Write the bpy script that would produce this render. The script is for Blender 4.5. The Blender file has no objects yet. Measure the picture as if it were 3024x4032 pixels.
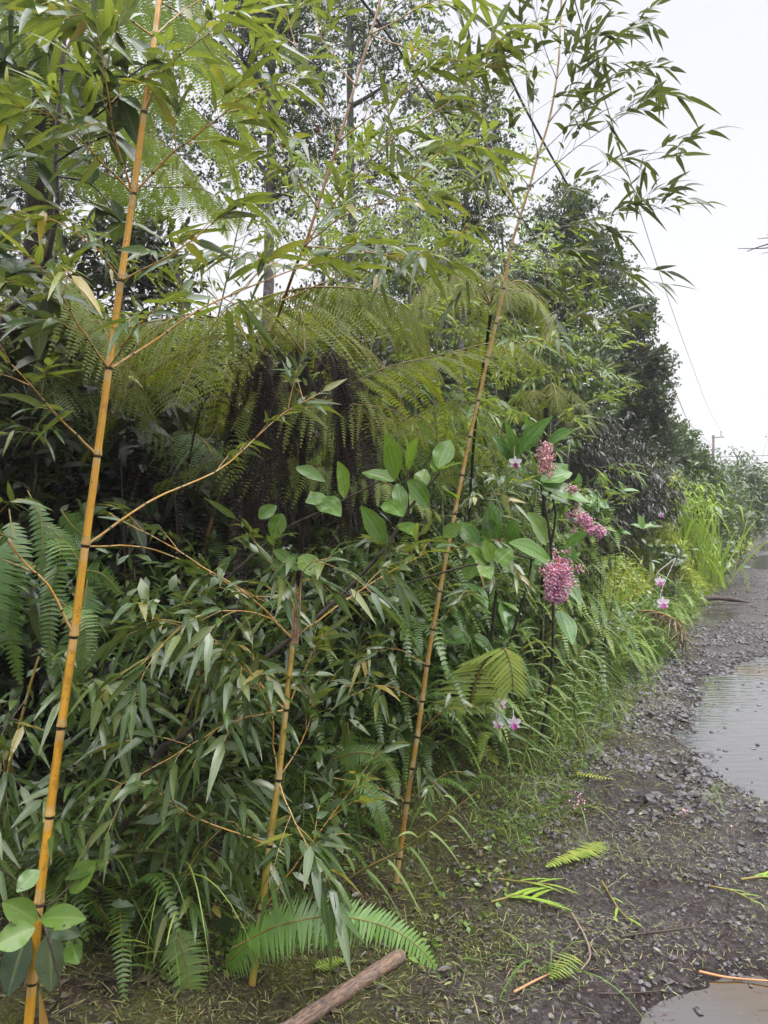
import bpy, math
import numpy as np
from mathutils import Vector
rng = np.random.default_rng(11)
R = math.radians
sc = bpy.context.scene
COL = sc.collection

# ------------------------------------------------------------------ camera, sky, sun, exposure
cam_d = bpy.data.cameras.new("camera")
cam = bpy.data.objects.new("camera", cam_d); COL.objects.link(cam)
cam.location = (0, 0, 1.6); cam.rotation_euler = (R(90), 0, 0)
cam_d.sensor_fit = 'VERTICAL'; cam_d.sensor_height = 24; cam_d.lens = 24*740/1024
cam_d.clip_start = 0.05; cam_d.clip_end = 5000
sc.camera = cam

SUN_EL, SUN_AZ = R(50), R(20)
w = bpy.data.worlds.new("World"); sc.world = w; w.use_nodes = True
nt = w.node_tree; nt.nodes.clear()
out = nt.nodes.new('ShaderNodeOutputWorld'); bg = nt.nodes.new('ShaderNodeBackground')
sky = nt.nodes.new('ShaderNodeTexSky'); sky.sky_type = 'NISHITA'; sky.sun_disc = False
sky.sun_elevation = SUN_EL; sky.sun_rotation = SUN_AZ; sky.dust_density = 6; sky.air_density = 1.5
hs = nt.nodes.new('ShaderNodeHueSaturation'); hs.inputs['Saturation'].default_value = 0.10
nt.links.new(sky.outputs[0], hs.inputs['Color'])
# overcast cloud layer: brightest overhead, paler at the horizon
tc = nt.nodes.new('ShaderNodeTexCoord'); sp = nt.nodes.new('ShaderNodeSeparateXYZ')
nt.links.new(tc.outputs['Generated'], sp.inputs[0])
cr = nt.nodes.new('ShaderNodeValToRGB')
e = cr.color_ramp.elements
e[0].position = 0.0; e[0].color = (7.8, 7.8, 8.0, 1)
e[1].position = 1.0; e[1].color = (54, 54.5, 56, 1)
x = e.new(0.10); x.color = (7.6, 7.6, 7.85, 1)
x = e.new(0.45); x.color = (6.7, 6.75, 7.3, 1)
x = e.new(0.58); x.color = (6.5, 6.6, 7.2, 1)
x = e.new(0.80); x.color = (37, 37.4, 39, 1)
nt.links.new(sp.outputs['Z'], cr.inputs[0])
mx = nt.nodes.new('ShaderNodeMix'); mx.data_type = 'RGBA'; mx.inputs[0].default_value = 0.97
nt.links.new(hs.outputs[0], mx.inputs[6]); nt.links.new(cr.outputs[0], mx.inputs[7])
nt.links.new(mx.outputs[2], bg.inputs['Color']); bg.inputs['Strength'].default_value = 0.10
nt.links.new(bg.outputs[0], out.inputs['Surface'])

sd = bpy.data.lights.new("sun", 'SUN'); sd.energy = 1.5; sd.angle = R(35); sd.color = (1.0, 0.98, 0.95)
sun = bpy.data.objects.new("sun", sd); COL.objects.link(sun)
# light comes from over the open road, high to the right
dirv = Vector((math.sin(R(75))*math.cos(SUN_EL), math.cos(R(75))*math.cos(SUN_EL)*-0.3, math.sin(SUN_EL)))
sun.rotation_euler = dirv.to_track_quat('Z', 'Y').to_euler()
sky.sun_rotation = math.atan2(dirv.x, dirv.y)
sc.view_settings.view_transform = 'Standard'; sc.view_settings.look = 'None'
sc.view_settings.exposure = 0.52; sc.view_settings.gamma = 1
cy = sc.cycles
cy.max_bounces = 7; cy.diffuse_bounces = 2; cy.glossy_bounces = 2; cy.transmission_bounces = 4
cy.volume_bounces = 1; cy.transparent_max_bounces = 4
cy.use_denoising = True; cy.sample_clamp_indirect = 6; cy.caustics_reflective = False; cy.caustics_refractive = False

# ------------------------------------------------------------------ helpers
def Q(qx, qy, Y):
    return np.array([(qx/2.1602-384)/740*Y, Y, 1.6-(qy/2.1602-512)/740*Y])
def nrm(a):
    a = np.asarray(a, float); return a/np.maximum(np.linalg.norm(a, axis=-1, keepdims=True), 1e-9)
U = lambda a, b, n=None: rng.uniform(a, b, n)

class MB:
    def __init__(s): s.V = []; s.F3 = []; s.F4 = []; s.A = []; s.M3 = []; s.M4 = []; s.n = 0
    def add(s, V, F, A=None, mi=0):
        V = np.asarray(V, float).reshape(-1, 3); F = np.asarray(F, np.int64)
        if A is None: A = np.tile([0.5, 0, 0.5], (len(V), 1))
        s.V.append(V); s.A.append(np.asarray(A, float).reshape(-1, 3))
        m = np.full(len(F), mi)
        if F.shape[1] == 4: s.F4.append(F+s.n); s.M4.append(m)
        else: s.F3.append(F+s.n); s.M3.append(m)
        s.n += len(V)
    def mesh(s, name, mats, base=(0, 0, 0), smooth=True):
        me = bpy.data.meshes.new(name)
        V = (np.concatenate(s.V)-np.asarray(base)).astype(np.float32); A = np.concatenate(s.A).astype(np.float32)
        f4 = np.concatenate(s.F4) if s.F4 else np.zeros((0, 4), np.int64)
        f3 = np.concatenate(s.F3) if s.F3 else np.zeros((0, 3), np.int64)
        me.vertices.add(len(V)); me.vertices.foreach_set('co', V.ravel())
        n4, n3 = len(f4), len(f3)
        me.loops.add(n4*4+n3*3)
        me.loops.foreach_set('vertex_index', np.concatenate([f4.ravel(), f3.ravel()]).astype(np.int32))
        me.polygons.add(n4+n3)
        st = np.concatenate([np.arange(n4)*4, n4*4+np.arange(n3)*3]).astype(np.int32)
        me.polygons.foreach_set('loop_start', st)
        mi = np.concatenate([np.concatenate(s.M4) if n4 else np.zeros(0, int), np.concatenate(s.M3) if n3 else np.zeros(0, int)]).astype(np.int32)
        me.polygons.foreach_set('material_index', mi)
        me.polygons.foreach_set('use_smooth', np.full(n4+n3, smooth))
        at = me.attributes.new('lp', 'FLOAT_VECTOR', 'POINT'); at.data.foreach_set('vector', A.ravel())
        for m in (mats if isinstance(mats, (list, tuple)) else [mats]): me.materials.append(m)
        me.update(calc_edges=True); me.validate()
        return me
    def obj(s, name, mats, parent=None, base=None, smooth=True, label=None):
        b = np.zeros(3) if base is None else np.asarray(base)
        o = bpy.data.objects.new(name, s.mesh(name, mats, b, smooth)); COL.objects.link(o)
        if parent is not None: o.parent = parent
        else: o.location = b
        if label: o['label'] = label
        return o

def tag(o, label, cat, group=None, kind=None):
    if kind: o['kind'] = kind
    if label: o['label'] = label
    if cat: o['category'] = cat
    if group: o['group'] = group
    return o
class Thing:
    def __init__(s, name, label, cat, base, group=None):
        s.e = bpy.data.objects.new(name, None); COL.objects.link(s.e); s.base = np.asarray(base, float)
        s.e.location = s.base; s.e.empty_display_size = 0.1; tag(s.e, label, cat, group)
    def part(s, name, mb, mats, parent=None, label=None, smooth=True):
        if mb.n == 0: return None
        o = MB.obj(mb, name, mats, None, s.base, smooth, label); o.location = (0, 0, 0)
        o.parent = parent if parent is not None else s.e
        return o

def crv(pts, n=16):
    """Catmull-Rom through pts -> n points"""
    P = np.asarray(pts, float)
    if len(P) == 2: return P[0]+(P[1]-P[0])*np.linspace(0, 1, n)[:, None]
    E = np.vstack([2*P[0]-P[1], P, 2*P[-1]-P[-2]])
    t = np.linspace(0, len(P)-1, n); i = np.minimum(t.astype(int), len(P)-2); f = (t-i)[:, None]
    a, b, c, d = E[i], E[i+1], E[i+2], E[i+3]
    return .5*((2*b)+(-a+c)*f+(2*a-5*b+4*c-d)*f**2+(-a+3*b-3*c+d)*f**3)

def tube(mb, P, r, sides=8, t=None, rnd=.5, mi=0, cap=True):
    P = np.asarray(P, float); k = len(P); r = np.broadcast_to(np.asarray(r, float), (k,))
    T = np.gradient(P, axis=0); T = nrm(T)
    ref = np.array([0, 0, 1.]) if abs(T[0, 2]) < .9 else np.array([1., 0, 0])
    S = nrm(np.cross(T, ref)); B = np.cross(S, T)
    for j in range(1, k):
        s0 = S[j-1]-T[j]*np.dot(S[j-1], T[j]); S[j] = s0/max(np.linalg.norm(s0), 1e-9); B[j] = np.cross(S[j], T[j])
    a = np.linspace(0, 2*np.pi, sides, endpoint=False)
    V = P[:, None]+(S[:, None]*np.cos(a)[None, :, None]+B[:, None]*np.sin(a)[None, :, None])*r[:, None, None]
    i = np.arange(k-1)[:, None]*sides; j = np.arange(sides)[None]; j2 = (j+1) % sides
    F = np.stack([i+j, i+j2, i+sides+j2, i+sides+j], -1).reshape(-1, 4)
    if t is None: t = np.linspace(0, 1, k)
    A = np.zeros((k, sides, 3)); A[..., 0] = np.asarray(t)[:, None]; A[..., 1] = a/6.283; A[..., 2] = rnd
    mb.add(V, F, A, mi)
    if cap:
        for idx in (0, k-1):
            mb.add(np.vstack([V[idx], P[idx][None]]), np.stack([np.arange(sides), (np.arange(sides)+1) % sides, np.full(sides, sides)], -1),
                   np.tile([t[idx], 0, rnd], (sides+1, 1)), mi)

def sticks(mb, A, B, ra, rb, rnd=.5, mi=0):
    A = np.asarray(A, float); B = np.asarray(B, float); n = len(A)
    if n == 0: return
    ra = np.broadcast_to(ra, (n,)); rb = np.broadcast_to(rb, (n,))
    D = nrm(B-A); ref = np.where(np.abs(D[:, 2:3]) < .9, [[0, 0, 1.]], [[1., 0, 0]])
    S = nrm(np.cross(D, ref)); T = np.cross(S, D)
    a = np.array([0, 2.094, 4.189]); c, s_ = np.cos(a)[None, :, None], np.sin(a)[None, :, None]
    ring = S[:, None]*c+T[:, None]*s_
    V = np.concatenate([A[:, None]+ring*ra[:, None, None], B[:, None]+ring*rb[:, None, None]], 1)
    f = np.array([[0, 1, 4, 3], [1, 2, 5, 4], [2, 0, 3, 5]])
    F = (np.arange(n)[:, None, None]*6+f).reshape(-1, 4)
    At = np.zeros((n, 6, 3)); At[..., 2] = np.broadcast_to(rnd, (n,))[:, None]
    mb.add(V, F, At, mi)

PROF = {
 'lance': lambda t: np.minimum(1, (t/.16)**.7)*(1-np.clip((t-.30)/.70, 0, 1)**1.7)+.02,
 'oval': lambda t: np.sin(np.pi*np.clip(t, .02, .985))**.75,
 'ovate': lambda t: np.sin(np.pi*np.clip(t, .02, .985)**.85)**.8,
 'pinna': lambda t: (1-t**2.2)*.95+.05,
 'grass': lambda t: np.minimum(1, .5+t*2)*(1-t**2.5)+.01,
 'round': lambda t: np.sqrt(np.clip(1-(2*t-1)**2, .02, 1)),
}
def leaves(mb, O, D, N, L, W, droop=.2, fold=.15, ns=4, cols=3, prof='lance', rnd=None, mi=0, wave=0):
    O = np.asarray(O, float).reshape(-1, 3); n = len(O)
    if n == 0: return
    D = nrm(np.broadcast_to(D, (n, 3))); N = np.broadcast_to(N, (n, 3))
    S = np.cross(D, N); bad = np.linalg.norm(S, axis=1) < 1e-3
    if bad.any(): S = S.copy(); S[bad] = np.cross(D[bad], [1, .3, .2])
    S = nrm(S); N = np.cross(S, D)
    L = np.broadcast_to(np.asarray(L, float), (n,)); W = np.broadcast_to(np.asarray(W, float), (n,))
    dr = np.broadcast_to(np.asarray(droop, float), (n,))
    if rnd is None: rnd = rng.random(n)
    rnd = np.broadcast_to(rnd, (n,))
    t = np.linspace(0, 1, ns+1); s = np.linspace(-1, 1, cols)
    w = PROF[prof](t)*.5
    sp_ = O[:, None]+L[:, None, None]*(t[None, :, None]*D[:, None]-np.array([0, 0, 1.])*(dr[:, None]*t**2)[..., None])
    tw = W[:, None]*w[None]                                  # n,ns+1
    V = sp_[:, :, None]+S[:, None, None]*(tw[..., None]*s)[..., None]
    if fold or wave:
        h = fold*np.abs(s)**1.4*tw[..., None]
        if wave: h = h+wave*tw[..., None]*np.abs(s)*np.sin(t*14+rnd[:, None]*9)[..., None]*np.where(s > 0, 1, .8)
        V = V+N[:, None, None]*h[..., None]
    A = np.zeros((n, ns+1, cols, 3)); A[..., 0] = t[None, :, None]; A[..., 1] = s; A[..., 2] = rnd[:, None, None]
    per = (ns+1)*cols
    i = np.arange(ns)[:, None]*cols; j = np.arange(cols-1)[None]
    f = np.stack([i+j, i+j+1, i+cols+j+1, i+cols+j], -1).reshape(-1, 4)
    F = (np.arange(n)[:, None, None]*per+f).reshape(-1, 4)
    mb.add(V, F, A, mi)

def kites(mb, O, D, N, L, W, rnd=.5, mi=0, mid=.4, lift=0):
    O = np.asarray(O, float).reshape(-1, 3); n = len(O); D = nrm(D); S = nrm(np.cross(D, N)); L = np.broadcast_to(L, (n,)); W = np.broadcast_to(W, (n,))
    M = O+D*(L*mid)[:, None]
    V = np.stack([O, M+S*(W/2)[:, None], O+D*L[:, None]-np.array([0, 0, 1.])*(lift*L)[:, None], M-S*(W/2)[:, None]], 1)
    A = np.zeros((n, 4, 3)); A[:, :, 0] = [0, mid, 1, mid]; A[:, :, 1] = [0, 1, 0, -1]; A[..., 2] = np.broadcast_to(rnd, (n,))[:, None]
    mb.add(V, np.arange(n*4).reshape(n, 4), A, mi)

def ball_t():
    p = (1+5**.5)/2
    v = nrm(np.array([[-1, p, 0], [1, p, 0], [-1, -p, 0], [1, -p, 0], [0, -1, p], [0, 1, p], [0, -1, -p], [0, 1, -p], [p, 0, -1], [p, 0, 1], [-p, 0, -1], [-p, 0, 1]]))
    f = np.array([[0, 11, 5], [0, 5, 1], [0, 1, 7], [0, 7, 10], [0, 10, 11], [1, 5, 9], [5, 11, 4], [11, 10, 2], [10, 7, 6], [7, 1, 8], [3, 9, 4], [3, 4, 2], [3, 2, 6], [3, 6, 8], [3, 8, 9], [4, 9, 5], [2, 4, 11], [6, 2, 10], [8, 6, 7], [9, 8, 1]])
    return v, f
BV, BF = ball_t()
def balls(mb, C, r, rough=0, rnd=None, mi=0, squash=(1, 1, 1)):
    C = np.asarray(C, float).reshape(-1, 3); n = len(C); r = np.broadcast_to(r, (n,))
    V = BV[None]*np.ones((n, 1, 1))
    if rough: V = V*(1+rng.normal(0, rough, (n, 12, 1)))
    sq = np.asarray(squash, float)
    if sq.ndim == 1: sq = np.tile(sq, (n, 1))
    a = U(0, 6.28, n); c, s_ = np.cos(a)[:, None], np.sin(a)[:, None]
    V = V*sq[:, None]
    V = np.stack([V[..., 0]*c-V[..., 1]*s_, V[..., 0]*s_+V[..., 1]*c, V[..., 2]], -1)
    V = C[:, None]+V*r[:, None, None]
    if rnd is None: rnd = rng.random(n)
    A = np.zeros((n, 12, 3)); A[..., 2] = np.broadcast_to(rnd, (n,))[:, None]
    mb.add(V, (np.arange(n)[:, None, None]*12+BF).reshape(-1, 3), A, mi)

def rdir(n, up=0, lo=-1):
    z = U(lo, 1, n); a = U(0, 6.283, n); q = np.sqrt(1-z*z)
    v = np.stack([q*np.cos(a), q*np.sin(a), z], -1); v[:, 2] += up
    return nrm(v)

# value noise for the terrain
def vnoise(x, y, seed=0):
    xi = np.floor(x).astype(np.int64); yi = np.floor(y).astype(np.int64); xf = x-xi; yf = y-yi
    def h(a, b):
        n = (a*374761393+b*668265263+seed*1442695041) & 0x7fffffff
        n = ((n ^ (n >> 13))*1274126177) & 0x7fffffff
        return ((n ^ (n >> 16)) & 0xffff)/65535.
    u = xf*xf*(3-2*xf); v = yf*yf*(3-2*yf)
    return (h(xi, yi)*(1-u)+h(xi+1, yi)*u)*(1-v)+(h(xi, yi+1)*(1-u)+h(xi+1, yi+1)*u)*v
def fbm(x, y, o=4, seed=0):
    r = 0; a = .5
    for i in range(o): r = r+a*(vnoise(x*2**i, y*2**i, seed+i)-.5); a *= .5
    return r

# ------------------------------------------------------------------ materials
def newmat(name):
    m = bpy.data.materials.new(name); m.use_nodes = True; n = m.node_tree; n.nodes.clear()
    return m, n, n.nodes.new('ShaderNodeOutputMaterial')
def mathn(n, op, a, b=None, c=None):
    k = n.nodes.new('ShaderNodeMath'); k.operation = op
    for i, v in enumerate((a, b, c)):
        if v is None: continue
        if isinstance(v, (int, float)): k.inputs[i].default_value = v
        else: n.links.new(v, k.inputs[i])
    return k.outputs[0]
def mixc(n, f, a, b, mode='MIX'):
    k = n.nodes.new('ShaderNodeMix'); k.data_type = 'RGBA'; k.blend_type = mode
    for i, v in ((0, f), (6, a), (7, b)):
        if isinstance(v, (int, float)): k.inputs[i].default_value = v
        elif isinstance(v, tuple): k.inputs[i].default_value = (*v[:3], 1)
        else: n.links.new(v, k.inputs[i])
    return k.outputs[2]
def ramp(n, f, stops):
    k = n.nodes.new('ShaderNodeValToRGB'); el = k.color_ramp.elements
    el[0].position, el[0].color = stops[0][0], (*stops[0][1], 1); el[1].position, el[1].color = stops[-1][0], (*stops[-1][1], 1)
    for p, c in stops[1:-1]: q = el.new(p); q.color = (*c, 1)
    n.links.new(f, k.inputs[0]); return k.outputs[0]
def noise(n, scale, detail=3, rough=.5, vec=None):
    k = n.nodes.new('ShaderNodeTexNoise'); k.inputs['Scale'].default_value = scale; k.inputs['Detail'].default_value = detail; k.inputs['Roughness'].default_value = rough
    if vec is None:
        g = n.nodes.new('ShaderNodeNewGeometry'); vec = g.outputs['Position']
    n.links.new(vec, k.inputs['Vector']); return k.outputs['Fac']
def lpattr(n):
    a = n.nodes.new('ShaderNodeAttribute'); a.attribute_name = 'lp'; s = n.nodes.new('ShaderNodeSeparateXYZ')
    n.links.new(a.outputs['Vector'], s.inputs[0]); return s.outputs[0], s.outputs[1], s.outputs[2]

def leafmat(name, stops, rough=.38, transl=.3, tcol=None, vein='mid', tip=None, spots=0, spec=.5, underside=None):
    m, n, out = newmat(name)
    t, s, r = lpattr(n)
    col = ramp(n, r, stops)
    nz = noise(n, 9, 2)
    col = mixc(n, mathn(n, 'MULTIPLY', nz, .55), col, mixc(n, 1.0, col, (.55, .6, .5), 'MULTIPLY'))
    ab = mathn(n, 'ABSOLUTE', s)
    if vein == 'mid':
        f = mathn(n, 'LESS_THAN', ab, .10); col = mixc(n, mathn(n, 'MULTIPLY', f, .35), col, (.22, .26, .10))
    if vein == 'par':    # three curved veins of a melastome leaf
        v1 = mathn(n, 'LESS_THAN', ab, .05); v2 = mathn(n, 'LESS_THAN', mathn(n, 'ABSOLUTE', mathn(n, 'SUBTRACT', ab, .5)), .035)
        ed = mathn(n, 'GREATER_THAN', ab, .95)
        f = mathn(n, 'MAXIMUM', mathn(n, 'MAXIMUM', v1, v2), ed); col = mixc(n, mathn(n, 'MULTIPLY', f, .55), col, (.25, .38, .12))
    if tip:
        tt = mathn(n, 'MULTIPLY', mathn(n, 'GREATER_THAN', t, .93), mathn(n, 'GREATER_THAN', r, .35)); col = mixc(n, mathn(n, 'MULTIPLY', tt, .8), col, tip)
    if spots:
        sp2 = noise(n, 38, 2, .6); f = mathn(n, 'MULTIPLY', mathn(n, 'GREATER_THAN', sp2, .645 if spots > .9 else .68), spots); col = mixc(n, f, col, (.035, .015, .02))
    if underside:
        g = n.nodes.new('ShaderNodeNewGeometry'); col = mixc(n, mathn(n, 'MULTIPLY', g.outputs['Backfacing'], .8), col, underside)
    b = n.nodes.new('ShaderNodeBsdfPrincipled'); n.links.new(col, b.inputs['Base Color'])
    rr = mathn(n, 'ADD', mathn(n, 'MULTIPLY', noise(n, 25, 1), .3), rough-.22); n.links.new(rr, b.inputs['Roughness'])
    b.inputs['Specular IOR Level'].default_value = spec
    tr = n.nodes.new('ShaderNodeBsdfTranslucent')
    n.links.new(mixc(n, .5, col, tcol if tcol else (.25, .32, .03)), tr.inputs[0])
    mxs = n.nodes.new('ShaderNodeMixShader'); mxs.inputs[0].default_value = transl
    n.links.new(b.outputs[0], mxs.inputs[1]); n.links.new(tr.outputs[0], mxs.inputs[2]); n.links.new(mxs.outputs[0], out.inputs[0])
    return m

def plain(name, stops, rough=.6, nscale=20, bump=0, bscale=60, spec=.4, stretch=None):
    m, n, out = newmat(name)
    vec = None
    if stretch:
        tcn = n.nodes.new('ShaderNodeTexCoord'); mp = n.nodes.new('ShaderNodeMapping'); mp.inputs['Scale'].default_value = stretch
        n.links.new(tcn.outputs['Object'], mp.inputs[0]); vec = mp.outputs[0]
    col = ramp(n, noise(n, nscale, 4, .6, vec), stops)
    b = n.nodes.new('ShaderNodeBsdfPrincipled'); n.links.new(col, b.inputs['Base Color']); b.inputs['Roughness'].default_value = rough; b.inputs['Specular IOR Level'].default_value = spec
    if bump:
        bp = n.nodes.new('ShaderNodeBump'); bp.inputs['Strength'].default_value = bump; bp.inputs['Distance'].default_value = .01
        n.links.new(noise(n, bscale, 4, .6, vec), bp.inputs['Height']); n.links.new(bp.outputs[0], b.inputs['Normal'])
    n.links.new(b.outputs[0], out.inputs[0]); return m

def culmmat(name, c1, c2, smudge=.5):
    """bamboo cane: lp.x is the distance in metres to the nearest node"""
    m, n, out = newmat(name); t, s, r = lpattr(n)
    nz = noise(n, 30, 4, .6); col = mixc(n, nz, c1, c2)
    col = mixc(n, mathn(n, 'MULTIPLY', mathn(n, 'GREATER_THAN', noise(n, 85, 2), .69), .7), col, (.05, .025, .015))
    col = mixc(n, mathn(n, 'MULTIPLY', mathn(n, 'GREATER_THAN', noise(n, 7, 5, .7), .56), .45), col, mixc(n, 1., col, (.45, .42, .30), 'MULTIPLY'))
    col = mixc(n, mathn(n, 'MULTIPLY', mathn(n, 'LESS_THAN', t, mathn(n, 'MULTIPLY', noise(n, 18, 4), .07)), .3), col, (.40, .36, .25))
    cb = n.nodes.new('ShaderNodeCombineXYZ'); n.links.new(mathn(n, 'MULTIPLY', s, 26.), cb.inputs[0])
    gg = n.nodes.new('ShaderNodeNewGeometry'); sz_ = n.nodes.new('ShaderNodeSeparateXYZ'); n.links.new(gg.outputs['Position'], sz_.inputs[0]); n.links.new(mathn(n, 'MULTIPLY', sz_.outputs[2], 3.), cb.inputs[1])
    stv = noise(n, 1, 4, .65, cb.outputs[0]); col = mixc(n, mathn(n, 'MULTIPLY', mathn(n, 'GREATER_THAN', stv, .58), .55), col, mixc(n, 1., col, (.42, .55, .25), 'MULTIPLY'))
    col = mixc(n, mathn(n, 'MULTIPLY', mathn(n, 'GREATER_THAN', noise(n, 22, 5, .75), .64), .6), col, (.09, .065, .035))
    lim = mathn(n, 'ADD', mathn(n, 'MULTIPLY', noise(n, 60, 3), .045*smudge), -.008)
    dk = mathn(n, 'LESS_THAN', t, lim); col = mixc(n, mathn(n, 'MULTIPLY', dk, .75), col, (.035, .022, .015))
    ring = mathn(n, 'LESS_THAN', t, .0042); col = mixc(n, mathn(n, 'MULTIPLY', ring, .93), col, (.008, .007, .007))
    b = n.nodes.new('ShaderNodeBsdfPrincipled'); n.links.new(col, b.inputs['Base Color']); b.inputs['Roughness'].default_value = .33
    n.links.new(b.outputs[0], out.inputs[0]); return m

GRN = leafmat('bamboo_leaf', [(0, (.030, .070, .018)), (.45, (.060, .115, .028)), (.80, (.10, .16, .035)), (.93, (.24, .25, .04)), (1, (.38, .24, .03))], rough=.33, spec=.75, transl=.36, tcol=(.40, .46, .04), tip=(.25, .17, .08))
GRNP = leafmat('bamboo_leaf_pale', [(0, (.034, .072, .016)), (.6, (.070, .118, .028)), (.93, (.13, .165, .04)), (1, (.26, .20, .05))], rough=.31, spec=.65, transl=.25, tip=(.25, .18, .1))
GRNB = leafmat('bamboo_leaf_bright', [(0, (.07, .13, .035)), (.5, (.12, .20, .05)), (.85, (.20, .28, .06)), (1, (.36, .32, .06))], rough=.4, transl=.42, tcol=(.40, .50, .05))
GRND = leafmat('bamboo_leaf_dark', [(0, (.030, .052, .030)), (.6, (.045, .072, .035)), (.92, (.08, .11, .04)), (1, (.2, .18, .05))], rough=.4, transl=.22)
FERN = leafmat('tree_fern_frond', [(0, (.085, .13, .022)), (.6, (.13, .175, .025)), (1, (.20, .20, .03))], rough=.62, spec=.25, transl=.42, tcol=(.42, .46, .02), vein=None)
FERNB = leafmat('tree_fern_frond_bright', [(0, (.10, .19, .02)), (.6, (.15, .25, .025)), (1, (.24, .30, .03))], rough=.65, spec=.2, transl=.55, tcol=(.50, .60, .02), vein=None)
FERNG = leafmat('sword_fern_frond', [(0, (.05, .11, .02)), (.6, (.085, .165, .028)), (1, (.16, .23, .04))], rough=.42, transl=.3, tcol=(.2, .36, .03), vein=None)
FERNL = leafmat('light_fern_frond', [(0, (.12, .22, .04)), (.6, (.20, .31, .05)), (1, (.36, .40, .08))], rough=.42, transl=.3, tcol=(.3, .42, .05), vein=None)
DEAD = leafmat('dead_frond', [(0, (.012, .009, .010)), (.6, (.022, .015, .015)), (1, (.055, .036, .03))], rough=.7, transl=.05, tcol=(.05, .03, .02), vein=None, spec=.2)
OHIA = leafmat('ohia_leaf', [(0, (.040, .060, .030)), (.6, (.070, .105, .046)), (.96, (.13, .17, .065)), (.975, (.22, .06, .035)), (1, (.26, .08, .04))], rough=.42, transl=.25, vein=None, tcol=(.2, .28, .08))
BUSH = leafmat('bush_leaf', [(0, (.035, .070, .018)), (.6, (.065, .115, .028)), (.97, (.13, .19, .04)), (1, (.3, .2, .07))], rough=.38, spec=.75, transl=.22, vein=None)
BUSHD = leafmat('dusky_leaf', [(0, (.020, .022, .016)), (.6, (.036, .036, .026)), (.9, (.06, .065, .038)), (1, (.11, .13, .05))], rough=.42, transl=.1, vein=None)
BROAD = leafmat('broad_leaf', [(0, (.075, .16, .022)), (.6, (.12, .23, .030)), (1, (.19, .29, .045))], rough=.33, transl=.40, tcol=(.32, .48, .03), vein='par', spots=.5)
BROADD = leafmat('broad_leaf_dark', [(0, (.035, .065, .03)), (.6, (.055, .09, .035)), (1, (.10, .13, .04))], rough=.36, transl=.30, tcol=(.2, .26, .03), vein='mid', spots=.6)
SPOT = leafmat('spotted_leaf', [(0, (.07, .15, .025)), (1, (.13, .21, .04))], rough=.32, transl=.25, vein='mid', spots=.99)
MEDI = leafmat('glossy_shrub_leaf', [(0, (.06, .15, .030)), (.6, (.11, .22, .045)), (1, (.18, .27, .055))], rough=.30, transl=.25, tcol=(.2, .4, .04), vein='par', spots=.25)
GRASS = leafmat('tall_grass_blade', [(0, (.20, .36, .035)), (.6, (.33, .50, .055)), (.92, (.48, .58, .10)), (1, (.58, .45, .16))], rough=.45, transl=.4, tcol=(.42, .55, .06))
HERB = leafmat('roadside_herb', [(0, (.08, .15, .025)), (.5, (.13, .23, .035)), (.9, (.25, .33, .05)), (1, (.36, .36, .08))], rough=.5, transl=.3, vein=None)
HERBY = leafmat('yellow_fern_leaf', [(0, (.20, .29, .035)), (.6, (.33, .41, .05)), (1, (.50, .50, .08))], rough=.5, transl=.35, tcol=(.45, .5, .05), vein=None)
LITTER = leafmat('cut_grass', [(0, (.07, .075, .03)), (.4, (.15, .16, .05)), (.7, (.26, .30, .09)), (.85, (.28, .19, .10)), (1, (.08, .05, .04))], rough=.45, transl=.1, vein=None)
DLIT = leafmat('dead_leaf', [(0, (.025, .02, .022)), (.5, (.06, .05, .05)), (.8, (.13, .09, .06)), (.9, (.13, .15, .05)), (1, (.2, .24, .07))], rough=.36, transl=.0, vein='mid')
CULM = culmmat('golden_cane', (.62, .32, .028), (.42, .20, .02))
CULMO = culmmat('olive_cane', (.42, .27, .045), (.26, .20, .045))
CULMR = culmmat('reddish_cane', (.34, .15, .07), (.24, .13, .06))
CULMG = culmmat('green_cane', (.13, .17, .05), (.09, .10, .04))
TWIG = culmmat('golden_twig', (.55, .30, .05), (.42, .20, .04), .25)
TWIGD = culmmat('dark_twig', (.12, .08, .04), (.07, .05, .03), .4)
BARK = plain('grey_bark', [(.3, (.05, .042, .042)), (.55, (.13, .11, .11)), (.75, (.24, .22, .21))], .85, 25, .6, 50)
BARKD = plain('dark_bark', [(.3, (.022, .016, .014)), (.7, (.085, .06, .045))], .7, 30, .5, 60)
STIPE = plain('fern_stipe', [(.3, (.12, .08, .02)), (.7, (.24, .20, .05))], .6, 20)
STIPD = plain('dead_stipe', [(.3, (.03, .018, .015)), (.7, (.08, .045, .03))], .8, 20)
FTRUNK = plain('fern_trunk', [(.3, (.012, .009, .008)), (.7, (.05, .032, .022))], .95, 40, 1, 80)

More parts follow.
